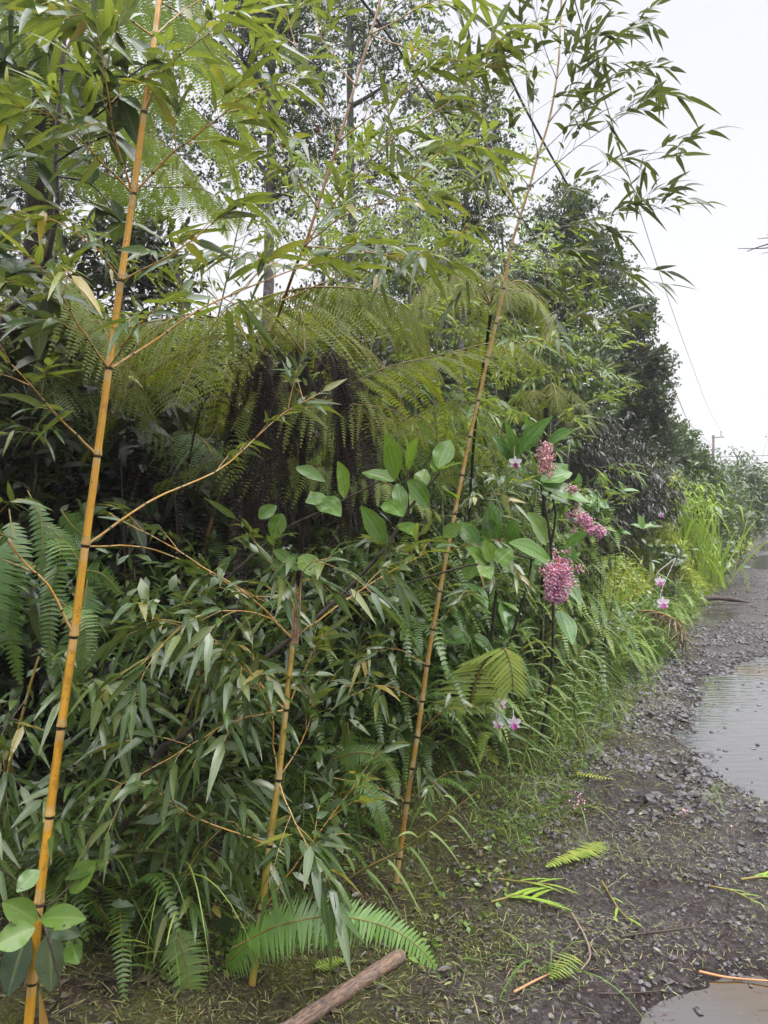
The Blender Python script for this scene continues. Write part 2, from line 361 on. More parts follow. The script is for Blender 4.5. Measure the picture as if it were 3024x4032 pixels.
# ------------------------------------------------------------------ terrain
RC, RS = .8836, .4683
def road_uv(x, y): return (x+1.48)*RS+y*RC, (x+1.48)*RC-y*RS
def uv_xy(u, v): return u*RS+v*RC-1.48, u*RC-v*RS
PUD = [(7.6, 1.95, 2.85, 1.50), (2.55, 1.52, 1.02, .76), (13.3, .48, .75, .26), (28, .95, 4.0, .42), (40, .8, 5, .5), (19, 1.6, 1.6, .3), (16.5, 2.9, 2.5, .5)]
WATER_Z = -.030
def ground_z(x, y):
    u, v = road_uv(x, y)
    z = .030*fbm(u*.7, v*.7, 3, 3)+.020*fbm(x*3.1, y*3.1, 3, 9)+.012*fbm(x*11, y*11, 3, 21)
    rough = np.exp(-((u-7.5)/5)**2)*np.exp(-((v-.45)/.45)**2)
    z = z+rough*(.03*fbm(x*6, y*6, 3, 5)+.02)+.010*fbm(x*27, y*27, 2, 81)+.10*np.clip((.12-v)/.28, 0, 1)**1.5*np.clip(.3+1.4*fbm(u*1.3, v, 2, 55)+.3, 0, 1)*np.exp(-np.clip(u-6, 0, 99)/4)
    z = z+.012-.010*np.exp(-((v-1.35)/.28)**2)-.016*np.exp(-((v-3.0)/.3)**2)+.008*np.exp(-((v-.35)/.15)**2)
    for (pu, pv, su, sv) in PUD:
        d = np.sqrt(((u-pu)/su)**2+((v-pv)/sv)**2)+.32*fbm(u*1.7, v*1.7, 3, 40)+.10*fbm(x*8, y*8, 2, 44)
        z = z-.075*np.clip(1.25-d, 0, .55)/.55*1.0
    z = np.where(v < .25, z+.10*np.clip((.25-v)/1.0, 0, 1)+.06*np.clip(-v, 0, 1.5), z)
    z = z+np.clip(.5-v, 0, .7)*(.13*fbm(x*1.9, y*1.9, 3, 60)+.05*fbm(x*7, y*7, 2, 66))
    return z
def gz(x, y): return float(ground_z(np.array([x], float), np.array([y], float))[0])

m, n, out = newmat('muddy_gravel')
g = n.nodes.new('ShaderNodeNewGeometry'); POS = g.outputs['Position']
t_, s_, r_ = lpattr(n)         # lp.x moss cover, lp.y gravel cover
n1 = noise(n, 1.7, 6, .7); n2 = noise(n, 40, 5, .7); n3 = noise(n, 140, 3, .7)
mud = ramp(n, n2, [(.30, (.024, .018, .018)), (.48, (.062, .052, .052)), (.62, (.125, .110, .110)), (.78, (.22, .20, .20))])
mud = mixc(n, ramp(n, n1, [(.4, (0, 0, 0)), (.65, (1, 1, 1))]), mixc(n, 1., mud, (1.1, 1.08, 1.1), 'MULTIPLY'), mixc(n, 1., mud, (.58, .43, .36), 'MULTIPLY'))
moss = mixc(n, ramp(n, noise(n, 5, 5, .7), [(.42, (0, 0, 0)), (.58, (1, 1, 1))]), ramp(n, n2, [(.3, (.022, .014, .010)), (.55, (.065, .045, .030)), (.75, (.14, .10, .06))]), ramp(n, n3, [(.3, (.025, .024, .010)), (.5, (.080, .085, .018)), (.66, (.14, .15, .03)), (.8, (.17, .13, .05))]))
mf = mathn(n, 'MULTIPLY', t_, 1.0); nf = mathn(n, 'ADD', mf, mathn(n, 'MULTIPLY', mathn(n, 'SUBTRACT', noise(n, 7, 5, .7), .5), 1.6))
mk = n.nodes.new('ShaderNodeClamp'); n.links.new(nf, mk.inputs[0])
col = mixc(n, mk.outputs[0], mud, moss)
b = n.nodes.new('ShaderNodeBsdfPrincipled'); n.links.new(col, b.inputs['Base Color'])
wet = n.nodes.new('ShaderNodeMapRange'); n.links.new(noise(n, 4.5, 4, .6), wet.inputs[0]); wet.inputs[1].default_value = .38; wet.inputs[2].default_value = .62; wet.inputs[3].default_value = .10; wet.inputs[4].default_value = .38
sz = n.nodes.new('ShaderNodeSeparateXYZ'); n.links.new(POS, sz.inputs[0])
shore = n.nodes.new('ShaderNodeMapRange'); n.links.new(sz.outputs[2], shore.inputs[0]); shore.inputs[1].default_value = -.030; shore.inputs[2].default_value = -.008
n.links.new(mathn(n, 'MULTIPLY', wet.outputs[0], mathn(n, 'ADD', mathn(n, 'MULTIPLY', shore.outputs[0], .75), .25)), b.inputs['Roughness'])
n.links.new(mixc(n, shore.outputs[0], mixc(n, 1., col, (.55, .50, .46), 'MULTIPLY'), col), b.inputs['Base Color'])
vo = n.nodes.new('ShaderNodeTexVoronoi'); vo.inputs['Scale'].default_value = 55; n.links.new(POS, vo.inputs['Vector'])
hh = mathn(n, 'ADD', mathn(n, 'MULTIPLY', vo.outputs['Distance'], -.8), mathn(n, 'MULTIPLY', n3, 1.0))
hh = mathn(n, 'ADD', hh, mathn(n, 'MULTIPLY', n2, 1.5))
bp = n.nodes.new('ShaderNodeBump'); bp.inputs['Strength'].default_value = 1.0; bp.inputs['Distance'].default_value = .018
n.links.new(hh, bp.inputs['Height']); n.links.new(bp.outputs[0], b.inputs['Normal'])
n.links.new(b.outputs[0], out.inputs[0]); MUD = m

m, n, out = newmat('forest_floor')
col = ramp(n, noise(n, 6, 5, .7), [(.3, (.012, .009, .008)), (.6, (.035, .028, .018)), (.8, (.05, .05, .02))])
b = n.nodes.new('ShaderNodeBsdfPrincipled'); n.links.new(col, b.inputs['Base Color']); b.inputs['Roughness'].default_value = .9; n.links.new(b.outputs[0], out.inputs[0]); FLOOR = m

mb = MB()
px = np.concatenate([np.linspace(-2600, -300, 90), np.linspace(-295, 1100, 500), np.linspace(1110, 3400, 90)])
Ys = np.concatenate([np.linspace(.15, 1.3, 40), 1.3*np.exp(np.arange(1, 640)*.0064), ])
Ys = np.concatenate([Ys, Ys[-1]*np.exp(np.arange(1, 60)*.045)])
PX, YY = np.meshgrid(px, Ys); XX = (PX-384)/740*YY
ZZ = ground_z(XX, YY)
ZZ = np.where(YY > 80, ZZ*np.exp(-(YY-80)/60), ZZ)
uu, vv = road_uv(XX, YY)
A = np.zeros(XX.shape+(3,)); A[..., 0] = np.clip((.62-vv)/.55, -1, 1)*.8+np.clip((5-uu)/4, 0, 1)*.15*(vv < .9)
V = np.stack([XX, YY, ZZ], -1); r_, c_ = XX.shape
i = np.arange(r_-1)[:, None]*c_; j = np.arange(c_-1)[None]
mb.add(V, np.stack([i+j, i+j+1, i+c_+j+1, i+c_+j], -1).reshape(-1, 4), A)
o = mb.obj('road', MUD); o['kind'] = 'structure'
mb = MB(); s = 1500.
gv = np.array([[-s, -s, -.22], [s, -s, -.22], [s, s, -.22], [-s, s, -.22]]); mb.add(gv, [[0, 1, 2, 3]])
o = mb.obj('ground', FLOOR, smooth=False); o['kind'] = 'structure'

m, n, out = newmat('muddy_water')
b = n.nodes.new('ShaderNodeBsdfPrincipled'); b.inputs['Base Color'].default_value = (.13, .105, .075, 1); b.inputs['Roughness'].default_value = .03
n.links.new(ramp(n, noise(n, .55, 3, .5), [(.45, (.055, .034, .013)), (.52, (.058, .058, .060))]), b.inputs['Base Color'])  # brown silt; the grey part puts some sky reflection into the colour
b.inputs['IOR'].default_value = 2.3
tcn = n.nodes.new('ShaderNodeNewGeometry'); mp = n.nodes.new('ShaderNodeMapping'); mp.inputs['Scale'].default_value = (5, 16, 1); mp.inputs['Rotation'].default_value = (0, 0, R(-8))
n.links.new(tcn.outputs['Position'], mp.inputs[0])
bp = n.nodes.new('ShaderNodeBump'); bp.inputs['Strength'].default_value = .35; bp.inputs['Distance'].default_value = .010
n.links.new(noise(n, 1, 2, .4, mp.outputs[0]), bp.inputs['Height']); n.links.new(bp.outputs[0], b.inputs['Normal'])
n.links.new(b.outputs[0], out.inputs[0]); WATER = m
for wi, (pu, pv, su, sv) in enumerate(PUD):
    mb = MB(); a = np.linspace(0, 2*np.pi, 48, endpoint=False)
    X, Y = uv_xy(pu+np.cos(a)*(su*1.6+.5), pv+np.sin(a)*(sv*1.7+.35))
    wz = WATER_Z-.0012*wi; ok = np.stack([X, Y, np.full_like(X, wz)], -1); cx, cyy = uv_xy(pu, pv)
    mb.add(np.vstack([ok, [[cx, cyy, wz]]]), np.stack([np.arange(48), (np.arange(48)+1) % 48, np.full(48, 48)], -1))
    o = mb.obj('puddle_water', WATER, smooth=False); o['kind'] = 'structure'

# gravel: thousands of small wet stones
STONE = plain('wet_stone', [(.3, (.018, .015, .017)), (.50, (.06, .052, .054)), (.72, (.20, .185, .19))], .25, 28, .6, 160, .6)
mb = MB()
def scat(n, ur, vr): u = U(*ur, n); v = U(*vr, n); x, y = uv_xy(u, v); return x, y, u, v
def keep_land(x, y, z): return z > WATER_Z-.012
for (n_, ur, vr, r0, r1) in [(9000, (4.3, 12), (-.05, 1.3), .005, .022), (1200, (4.5, 11), (.1, 1.0), .02, .04), (12000, (2.3, 6), (.1, 2.4), .003, .012), (5000, (10, 22), (-.1, 3), .008, .028), (2500, (4, 9), (.0, .6), .006, .02), (2500, (20, 45), (0, 3), .012, .035)]:
    x, y, u, v = scat(n_, ur, vr); z = ground_z(x, y); dens = .5*vnoise(x*1.6, y*1.6, 5)+.5*vnoise(x*5, y*5, 6)
    k = keep_land(x, y, z) & (dens > U(.32, .66, n_)); x, y, z = x[k], y[k], z[k]; r = r0+(r1-r0)*rng.random(len(x))**2.8*1.25
    sq = np.stack([U(.8, 1.3, len(x)), U(.7, 1.1, len(x)), U(.45, .8, len(x))], -1)
    balls(mb, np.stack([x, y, z+r*.18], -1), r, .12, squash=sq)
tag(mb.obj('gravel', STONE, smooth=False), 'dark wet gravel and lava stones strewn over the muddy road', None, kind='stuff')

# litter of cut grass, dead leaves and short moss grass
def onground(n_, ur, vr, bias=None):
    x, y, u, v = scat(n_, ur, vr); z = ground_z(x, y); k = z > WATER_Z+.001
    if bias is not None: k &= bias(x, y, u, v)
    return x[k], y[k], z[k]
mb = MB()
for n_, ur, vr, L0, L1, bias in [(60000, (1.5, 8), (-1.0, 1.3), .008, .045, lambda x, y, u, v: rng.random(len(x)) < np.clip(1.2-v*.7, .15, 1)*np.clip(vnoise(x*2.6, y*2.6, 77)*2.4-.55, .05, 1.1)),
                                 (2600, (1.5, 7), (-.8, .8), .04, .13, None), (5000, (6, 16), (-.4, .55), .03, .09, None)]:
    x, y, z = onground(n_, ur, vr, bias); k = len(x); D = rdir(k); D[:, 2] *= .2
    N = rdir(k, 2.5)
    leaves(mb, np.stack([x, y, z+U(.003, .02, k)], -1), D, N, U(L0, L1, k), U(.0015, .0045, k), .2, .1, 3, 2, 'grass')
tag(mb.obj('grass_clippings', LITTER), 'cut grass blades and stems littering the muddy verge', None, kind='stuff')
mb = MB()
x, y, z = onground(5500, (1.5, 9), (-.8, 1.2), lambda x, y, u, v: vnoise(x*2.5, y*2.5, 31) > U(.35, .75, len(x))); k = len(x)
D = rdir(k); D[:, 2] *= .15
leaves(mb, np.stack([x, y, z+U(.004, .015, k)], -1), D, rdir(k, 2), U(.008, .05, k)**1., U(.006, .022, k), .1, .3, 3, 3, 'oval')
tag(mb.obj('fallen_leaves', DLIT), 'dark wet fallen leaves pressed into the mud', None, kind='stuff')
mb = MB()
for n_, ur, vr, h0, h1 in [(60000, (1.4, 6), (-1.6, .45), .02, .065), (14000, (5, 14), (-.5, .15), .03, .12), (7000, (1.4, 5), (-.4, .75), .01, .03)]:
    x, y, z = onground(n_, ur, vr, lambda x, y, u, v: vnoise(x*4, y*4, 91) > U(.2, .7, len(x))); k = len(x)
    leaves(mb, np.stack([x, y, z-.003], -1), rdir(k, 1.0), rdir(k), U(h0, h1, k), U(.002, .005, k), .5, 0, 3, 2, 'grass', rnd=rng.random(k)*.75)
MOSSY = leafmat('moss_grass', [(0, (.05, .06, .015)), (.5, (.11, .12, .028)), (1, (.20, .20, .05))], rough=.6, transl=.2, vein=None, spec=.2)
tag(mb.obj('moss_grass', MOSSY), 'short olive moss and grass carpeting the bank', None, kind='stuff')
# ------------------------------------------------------------------ fern builders
def frames(P):
    T = nrm(np.gradient(P, axis=0)); S = nrm(np.cross(T, [0, 0, 1.])); N = np.cross(S, T); return T, S, N
def at_t(P, t):
    d = np.concatenate([[0], np.cumsum(np.linalg.norm(np.diff(P, axis=0), axis=1))]); d /= d[-1]
    return np.stack([np.interp(t, d, P[:, k]) for k in range(3)], -1)

def frond_simple(mb, P, width, n=32, droop=.15, sweep=.25, r=.0025, rnd=.5, wfac=1.0, side_hint=None, bare=.08, vlift=.0):
    """once-divided frond: rachis + two rows of narrow pinnae"""
    P = crv(P, 24); T, S, N = frames(P)
    if side_hint is not None:
        S = nrm(side_hint-T*np.sum(T*side_hint, -1, keepdims=True)); N = np.cross(S, T)
    ts = np.linspace(bare, .985, n); O = at_t(P, ts); Tt, St, Nt = [nrm(at_t(a, ts)) for a in (T, S, N)]
    prof = np.clip((ts-bare)/.18, 0, 1)**.5*np.clip(1-ts, 0, 1)**.55*1.25+.03
    L = np.minimum(prof, 1)*width*.5; sp = np.linalg.norm(P[-1]-P[0])/n
    for sg in (-1, 1):
        D = nrm(St*sg+Tt*sweep+Nt*vlift+rng.normal(0, .05, O.shape))
        leaves(mb, O, D, Nt, L*U(.9, 1.08, n), sp*1.0*wfac, droop, .1, 2, 2, 'pinna', rnd=np.clip(rnd+rng.normal(0, .12, n), 0, 1))
    tube(mb, P, np.linspace(r, r*.35, 24), 4, rnd=rnd, mi=1, cap=False)

def frond_tree(mb, P, width, npin=24, npn=20, droop=.35, hang=0., fine=False, r=.007, rnd=.5, sweep=.3, bare=.12, lobes=8, side_hint=None):
    """twice-divided tree fern frond; fine adds lobes to every pinnule"""
    P = crv(P, 30); T, S, N = frames(P); npin = int(npin*1.1)
    if side_hint is not None:
        S = nrm(side_hint-T*np.sum(T*side_hint, -1, keepdims=True)); N = np.cross(S, T)
    ts = np.linspace(bare, .97, npin); O = at_t(P, ts); Tt, St, Nt = [nrm(at_t(a, ts)) for a in (T, S, N)]
    prof = np.clip((ts-bare+.05)/.25, 0, 1)**.6*np.clip(1.02-ts, 0, 1)**.6*1.25
    PL = np.minimum(prof, 1)*width*.5; SPR = np.linalg.norm(np.diff(P, axis=0), axis=1).sum()*(.97-bare)/npin
    tube(mb, P, np.linspace(r, r*.25, 30), 5, rnd=rnd, mi=1, cap=False)
    for sg in (-1, 1):
        for k in range(npin):
            if PL[k] < .03: continue
            L = PL[k]*U(.9, 1.08)
            D = nrm(St[k]*sg*(1-hang*.75)+Tt[k]*sweep+np.array([0, 0, -1.])*hang+rng.normal(0, .06, 3))
            m = max(6, int(npn*min(1, .35+L/(width*.5))))
            u = np.linspace(0.03, .98, m)
            axis = O[k]+L*(u[:, None]*D-np.array([0, 0, 1.])*(droop*u**2)[:, None])
            tg = nrm(np.gradient(axis, axis=0)); nn = Nt[k] if hang < .5 else nrm(np.cross(tg[0], Tt[k])+.15*Nt[k])
            s2 = nrm(np.cross(tg, nn)); n2 = np.cross(s2, tg)
            pl = np.minimum(np.clip(u/.12, .4, 1), np.clip((1.03-u), 0, 1)**.6*1.2)*SPR*.62
            pr = np.clip(rnd+rng.normal(0, .08), 0, 1)
            sticks(mb, axis[:-1], axis[1:], .0016*(1-u[:-1]*.6), .0016*(1-u[1:]*.6), rnd=pr, mi=1)
            for s3 in (-1, 1):
                d2 = nrm(s2*s3+tg*.3+rng.normal(0, .04, axis.shape))
                if False:
                    q = np.linspace(.04, .97, lobes)
                    oo = (axis[:, None]+d2[:, None]*(pl[:, None]*q)[..., None]-np.array([0, 0, 1.])*(pl[:, None]*.12*q**2)[..., None]).reshape(-1, 3)
                    dd = np.repeat(d2, lobes, 0); nr = np.repeat(n2, lobes, 0); cc = nrm(np.cross(dd, nr))
                    ll = (pl[:, None]*.20*np.minimum(1, 1.3-q)[None]).ravel(); ww = np.repeat(pl/lobes*1.0, lobes)
                    sticks(mb, axis, axis+d2*pl[:, None], .0012, .0005, rnd=pr)
                    for s4 in (-1, 1): kites(mb, oo, cc*s4+dd*.35, nr, ll, ww, rnd=np.clip(pr+rng.normal(0, .08, len(oo)), 0, 1), mid=.5)
                else:
                    sp = L/m; leaves(mb, axis, d2, n2, pl, sp*.62, .12, 0, 2, 2, 'pinna', rnd=np.clip(pr+rng.normal(0, .08, m), 0, 1))

def arc(base, az, length, rise, drop, n=5):
    """frond path: leaves base, rises, arches over and droops"""
    d = np.array([math.sin(az), math.cos(az), 0])
    t = np.linspace(0, 1, n)
    return base+d*(length*t)[:, None]+np.array([0, 0, 1.])*(rise*np.sin(t*np.pi*.62)*1.05-drop*t**2.4)[:, None]

# ------------------------------------------------------------------ bamboo builders
def leafy(lb, A, D, n, L, W, N=None, droop=.3, spread=.75, step=.03, rnd0=0, rnd1=1):
    """fan of n leaves at the end of a twig"""
    D = nrm(D); N = nrm((np.array([0, 0, 1.]) if N is None else N)+rng.normal(0, .35, 3))
    S = nrm(np.cross(D, N)); i = np.arange(n); sg = np.where(i % 2 == 0, 1, -1)
    ang = np.where(i == n-1, U(-.15, .15, n), sg*U(.35, spread, n))
    dd = D[None]*np.cos(ang)[:, None]+S[None]*np.sin(ang)[:, None]+rng.normal(0, .12, (n, 3))
    O = A-D*((n-1-i)*step)[:, None]
    leaves(lb, O, dd, N+rng.normal(0, .45, (n, 3)), L*.84*U(.5, 1.15, n), W*U(.75, 1.2, n), np.clip(droop*U(.1, 1.7, n), 0, 1.0), .22, 5, 3, 'lance', rnd=U(rnd0, rnd1, n))

def bbranch(T, pts, r, leafm, twigm=None, tw=7, L=.16, W=.022, start=.25, twl=(.07, .22), nl=(3, 6), droop=.3, down=0., spread=.75, rnd=(0, 1), side=1.0):
    """one branch of a bamboo with side twigs and leaf fans"""
    P = crv(pts, 18)+np.cumsum(rng.normal(0, .0015, (18, 3)), 0); b = MB(); lf = MB()
    d = np.concatenate([[0], np.cumsum(np.linalg.norm(np.diff(P, axis=0), axis=1))])
    nodes = np.arange(.09, d[-1], .13)
    td = np.min(np.abs(d[:, None]-np.concatenate([[0], nodes])[None]), 1) if len(nodes) else d
    pts2 = []; tt = []
    dd = np.sort(np.concatenate([d, nodes-.006, nodes, nodes+.006])); dd = dd[(dd >= 0) & (dd <= d[-1])]
    PP = np.stack([np.interp(dd, d, P[:, k]) for k in range(3)], -1)
    tn = np.min(np.abs(dd[:, None]-np.concatenate([[0.], nodes])[None]), 1)
    rr = r*(1-.65*dd/d[-1])*np.where(tn < .001, 1.35, 1)
    tube(b, PP, rr, 6, t=tn+.001)
    for i in range(tw):
        f = start+(1-start)*(i+U(0, .8))/tw; f = min(f, .99)
        A = at_t(P, np.array([f]))[0]; Td = nrm(at_t(P, np.array([min(f+.03, 1)]))[0]-at_t(P, np.array([f-.03]))[0])
        S = nrm(np.cross(Td, [0, 0, 1.])+rng.normal(0, .5, 3)); sg = 1 if i % 2 == 0 else -1
        D = nrm(Td*.8+S*sg*U(.4, 1.1)*side+np.array([0, 0, U(-.1, .35)-down]))
        tl = U(*twl); M = A+D*tl*.55+np.array([0, 0, .01]); E = A+D*tl+np.array([0, 0, -tl*.12])
        tube(b, crv([A, M, E], 5), np.linspace(r*.45, .0009, 5), 4, t=[0, .03, .002, .03, .002], cap=False)
        leafy(lf, E, nrm(E-M)+np.array([0, 0, -down*.6]), int(U(*nl)), L, W, droop=droop, spread=spread, rnd0=rnd[0], rnd1=rnd[1])
        if tl > .14: leafy(lf, M, nrm(M-A+S*sg*.1), int(U(2, 4)), L*.8, W*.9, droop=droop, spread=spread, rnd0=rnd[0], rnd1=rnd[1])
    leafy(lf, P[-1], nrm(P[-1]-P[-2]), int(U(*nl))+1, L, W, droop=droop, spread=spread, rnd0=rnd[0], rnd1=rnd[1])
    o = T.part('branch', b, twigm or TWIG); T.part('foliage', lf, leafm, parent=o)

def culm(T, pts, nodes, r0, r1, mat, sheath=None):
    """pts: 3D points; nodes: fractions of the length"""
    P = crv(pts, 60); d = np.concatenate([[0], np.cumsum(np.linalg.norm(np.diff(P, axis=0), axis=1))])
    nd = np.asarray(nodes)
    add = [o_ for k in nd for o_ in (k-.05, k-.03, k-.012, k-.006, k-.0035, k, k+.0035, k+.008, k+.03, k+.05)]
    s = np.sort(np.concatenate([d, add])); s = s[(s >= 0) & (s <= d[-1])]
    PP = np.stack([np.interp(s, d, P[:, k]) for k in range(3)], -1)
    tn = np.min(np.abs(s[:, None]-nd[None]), 1)
    r = (r0+(r1-r0)*s/d[-1])
    r = r*(1+.24*np.exp(-((s[:, None]-(nd+.007)[None])/.006)**2).max(1)-.05*np.exp(-((s[:, None]-nd[None])/.004)**2).max(1))
    b = MB(); tube(b, PP, r, 16, t=tn)
    return T.part('culm', b, mat), P, d
def node_d(P, d, q3):  # distance along P nearest each 3D point
    out = []
    Pf = at_t(P, np.linspace(0, 1, 2000))
    for q in q3: out.append(np.argmin(np.linalg.norm(Pf-q, axis=1))/1999*d[-1])
    return np.array(out)
def mk_culm(T, Qs, nodesQ, r0, r1, mat):
    pts = [Q(*q) for q in Qs]; P = crv(pts, 60); d = np.concatenate([[0], np.cumsum(np.linalg.norm(np.diff(P, axis=0), axis=1))])
    ys = np.array([q[1] for q in Qs])[::-1]; Yd = np.array([q[2] for q in Qs])[::-1]
    n3 = [Q(x, y, float(np.interp(y, ys, Yd))) for x, y in nodesQ]
    nd = node_d(P, d, n3); culm(T, pts, nd, r0, r1, mat); return n3

GB = 'yellow bamboo stems at the roadside'
# --- bamboo 1: the big golden cane at the left
B1Q = [(40, 2420, 2.03), (62, 2212, 2.05), (84, 1954, 2.07), (107, 1766, 2.1), (132, 1573, 2.12), (159, 1377, 2.15), (184, 1180, 2.17), (210, 987, 2.2), (235, 797, 2.23), (261, 608, 2.26), (288, 420, 2.3), (311, 245, 2.33), (334, 80, 2.36), (350, -60, 2.4), (372, -300, 2.5)]
base = Q(28, 2560, 2.02); base[2] = gz(base[0], base[1])
T = Thing('bamboo', 'thickest golden bamboo cane with black node rings, at the left', 'bamboo', base, GB)
N1 = mk_culm(T, [(20, 2600, 2.0)]+B1Q, [(55, 2290), (68, 2124), (83, 1954), (107, 1766), (132, 1573), (159, 1377), (184, 1180), (210, 987), (235, 797), (261, 608), (288, 420), (311, 245), (334, 80), (350, -60)], .0138, .0078, CULM)
br = [  # node start, waypoints
 ([(184, 1180, 2.17), (330, 1085, 2.3), (475, 1015, 2.45), (600, 900, 2.6), (690, 850, 2.7)], .0042, 6, .15, GRN, .45),
 ([(159, 1377, 2.15), (105, 1280, 2.1), (30, 1200, 2.05), (-60, 1090, 2.0)], .0042, 4, .15, GRNP, .4),
 ([(210, 987, 2.2), (130, 900, 2.1), (40, 800, 2.0), (-40, 730, 1.95)], .0035, 5, .17, GRN, .3),
 ([(235, 797, 2.23), (330, 735, 2.3), (450, 655, 2.4), (600, 590, 2.5), (740, 540, 2.6)], .0048, 9, .19, GRN, .2),
 ([(235, 797, 2.23), (170, 700, 2.1), (120, 620, 2.0), (60, 560, 1.9)], .0035, 6, .17, GRN, .2),
 ([(235, 797, 2.23), (280, 730, 2.1), (340, 660, 1.95)], .003, 4, .16, GRN, .2),
 ([(288, 420, 2.3), (370, 330, 2.3), (450, 270, 2.3), (540, 200, 2.3), (640, 180, 2.35)], .004, 8, .18, GRN, .25),
 ([(288, 420, 2.3), (250, 300, 2.2), (240, 200, 2.1), (215, 60, 2.05)], .004, 8, .19, GRN, .2),
 ([(288, 420, 2.3), (200, 330, 2.15), (120, 250, 2.0), (30, 220, 1.9)], .0035, 8, .18, GRN, .25),
 ([(311, 245, 2.33), (350, 160, 2.25), (430, 90, 2.2), (520, 60, 2.2)], .003, 6, .17, GRN, .25),
 ([(261, 608, 2.26), (210, 540, 2.15), (130, 480, 2.05), (40, 470, 1.95)], .003, 6, .17, GRN, .25),
 ([(261, 608, 2.26), (360, 560, 2.2), (440, 500, 2.2), (520, 430, 2.2)], .003, 6, .17, GRN, .2),
 ([(184, 1180, 2.17), (330, 1190, 2.4), (500, 1270, 2.6), (640, 1340, 2.7)], .003, 4, .13, GRNP, .5),
]
for q, r, tw, L, mt, st in br: bbranch(T, [Q(*k) for k in q], r, mt, tw=tw, L=L, W=L*.135, start=st)
bbranch(T, [Q(334, 80, 2.36), Q(430, 10, 2.5), Q(560, -40, 2.6)], .003, GRN, tw=6)
bbranch(T, [Q(334, 80, 2.36), Q(240, 20, 2.2), Q(100, 40, 2.1)], .003, GRN, tw=6, L=.2, W=.03)

# --- bamboo 2: the snapped cane
T = Thing('bamboo', 'golden bamboo cane snapped off at head height with a split dry top', 'bamboo', Q(536, 2204, 2.34)*[1, 1, 0]+[0, 0, gz(-.37, 2.34)], GB)
B2 = [(530, 2235, 2.33), (540, 2160, 2.34), (565, 1967, 2.38), (582, 1827, 2.4), (601, 1686, 2.43), (617, 1534, 2.46), (633, 1382, 2.5), (640, 1300, 2.51)]
N2 = mk_culm(T, B2, [(536, 2204), (565, 1967), (582, 1827), (601, 1686), (617, 1534), (633, 1382)], .0122, .0088, CULMO)
b = MB()
for k in range(5):   # split sheath
    o_ = U(-8, 8); tube(b, crv([Q(634+o_, 1390, 2.49), Q(638+o_*1.2, 1320, 2.48), Q(641+o_*1.1+U(-4, 4), 1270-U(0, 25), 2.49)], 6), np.linspace(.0045, .001, 6), 5)
T.part('sheath', b, plain('dry_sheath', [(.3, (.12, .07, .04)), (.7, (.42, .27, .16))], .8, 40))
for q, r, tw, L, mt, st, dn in [
 ([(633, 1382, 2.5), (540, 1290, 2.4), (450, 1230, 2.4), (330, 1160, 2.4), (235, 1110, 2.45)], .0032, 4, .11, GRNP, .2, .2),
 ([(633, 1382, 2.5), (560, 1330, 2.35), (430, 1330, 2.2), (300, 1440, 2.1)], .003, 7, .15, GRNP, .3, .18),
 ([(617, 1534, 2.46), (540, 1450, 2.4), (450, 1370, 2.3), (330, 1330, 2.2)], .0028, 6, .14, GRNP, .25, .18),
 ([(633, 1382, 2.5), (700, 1330, 2.5), (800, 1260, 2.55), (940, 1180, 2.6)], .003, 6, .15, GRN, .3, .2),
 ([(640, 1330, 2.48), (600, 1240, 2.35), (560, 1190, 2.3)], .003, 5, .16, GRNP, .2, .2),
 ([(640, 1330, 2.48), (660, 1230, 2.3), (720, 1200, 2.2)], .003, 4, .16, GRNP, .2, .3),
 ([(617, 1534, 2.46), (640, 1480, 2.5), (675, 1400, 2.5), (700, 1370, 2.5)], .0028, 4, .14, GRN, .3, .2),
 ([(601, 1686, 2.43), (590, 1600, 2.4), (575, 1500, 2.35), (500, 1420, 2.25)], .003, 6, .15, GRNP, .35, .3),
 ([(601, 1686, 2.43), (660, 1590, 2.5), (680, 1500, 2.5)], .0028, 3, .15, GRN, .5, .2),
 ([(601, 1686, 2.43), (640, 1780, 2.35), (680, 1850, 2.3), (720, 1900, 2.25)], .003, 6, .16, GRN, .3, .4),
 ([(565, 1967, 2.38), (640, 1860, 2.35), (740, 1720, 2.35), (800, 1660, 2.35)], .003, 5, .15, GRN, .35, .1),
 ([(582, 1827, 2.4), (500, 1800, 2.35), (410, 1760, 2.3), (330, 1700, 2.25)], .003, 7, .15, GRNP, .2, .18),
 ([(617, 1534, 2.46), (500, 1560, 2.3), (350, 1640, 2.2), (230, 1700, 2.15)], .0028, 9, .15, GRNP, .15, .18)]:
    bbranch(T, [Q(*k) for k in q], r, mt, tw=tw, L=L, W=L*.16, start=st, down=dn)

# --- bamboo 3: right cane, arching up to the spray against the sky
T = Thing('bamboo', 'slender bamboo cane arching up to a leafy spray against the white sky', 'bamboo', Q(849, 1965, 3.0)*[1, 1, 0]+[0, 0, gz(.02, 3.0)], GB)
B3 = [(846, 1990, 3.0), (855, 1910, 3.0), (879, 1733, 3.03), (901, 1592, 3.06), (922, 1438, 3.1), (950, 1278, 3.14), (980, 1120, 3.18), (1015, 945, 3.23), (1033, 866, 3.25), (1054, 773, 3.28), (1085, 640, 3.32), (1104, 535, 3.35), (1122, 474, 3.36), (1144, 403, 3.38), (1161, 338, 3.4), (1185, 264, 3.42), (1205, 150, 3.45), (1212, 20, 3.5), (1216, -120, 3.5)]
nq = [(849, 1960), (855, 1910), (865, 1854), (879, 1733), (893, 1661), (901, 1592), (912, 1515), (922, 1438), (935, 1360), (950, 1278), (964, 1193), (980, 1110), (998, 1028), (1015, 945), (1033, 866), (1054, 773), (1072, 700), (1087, 625), (1104, 535), (1122, 474), (1144, 403), (1161, 338), (1185, 264), (1202, 170), (1209, 80), (1212, -20)]
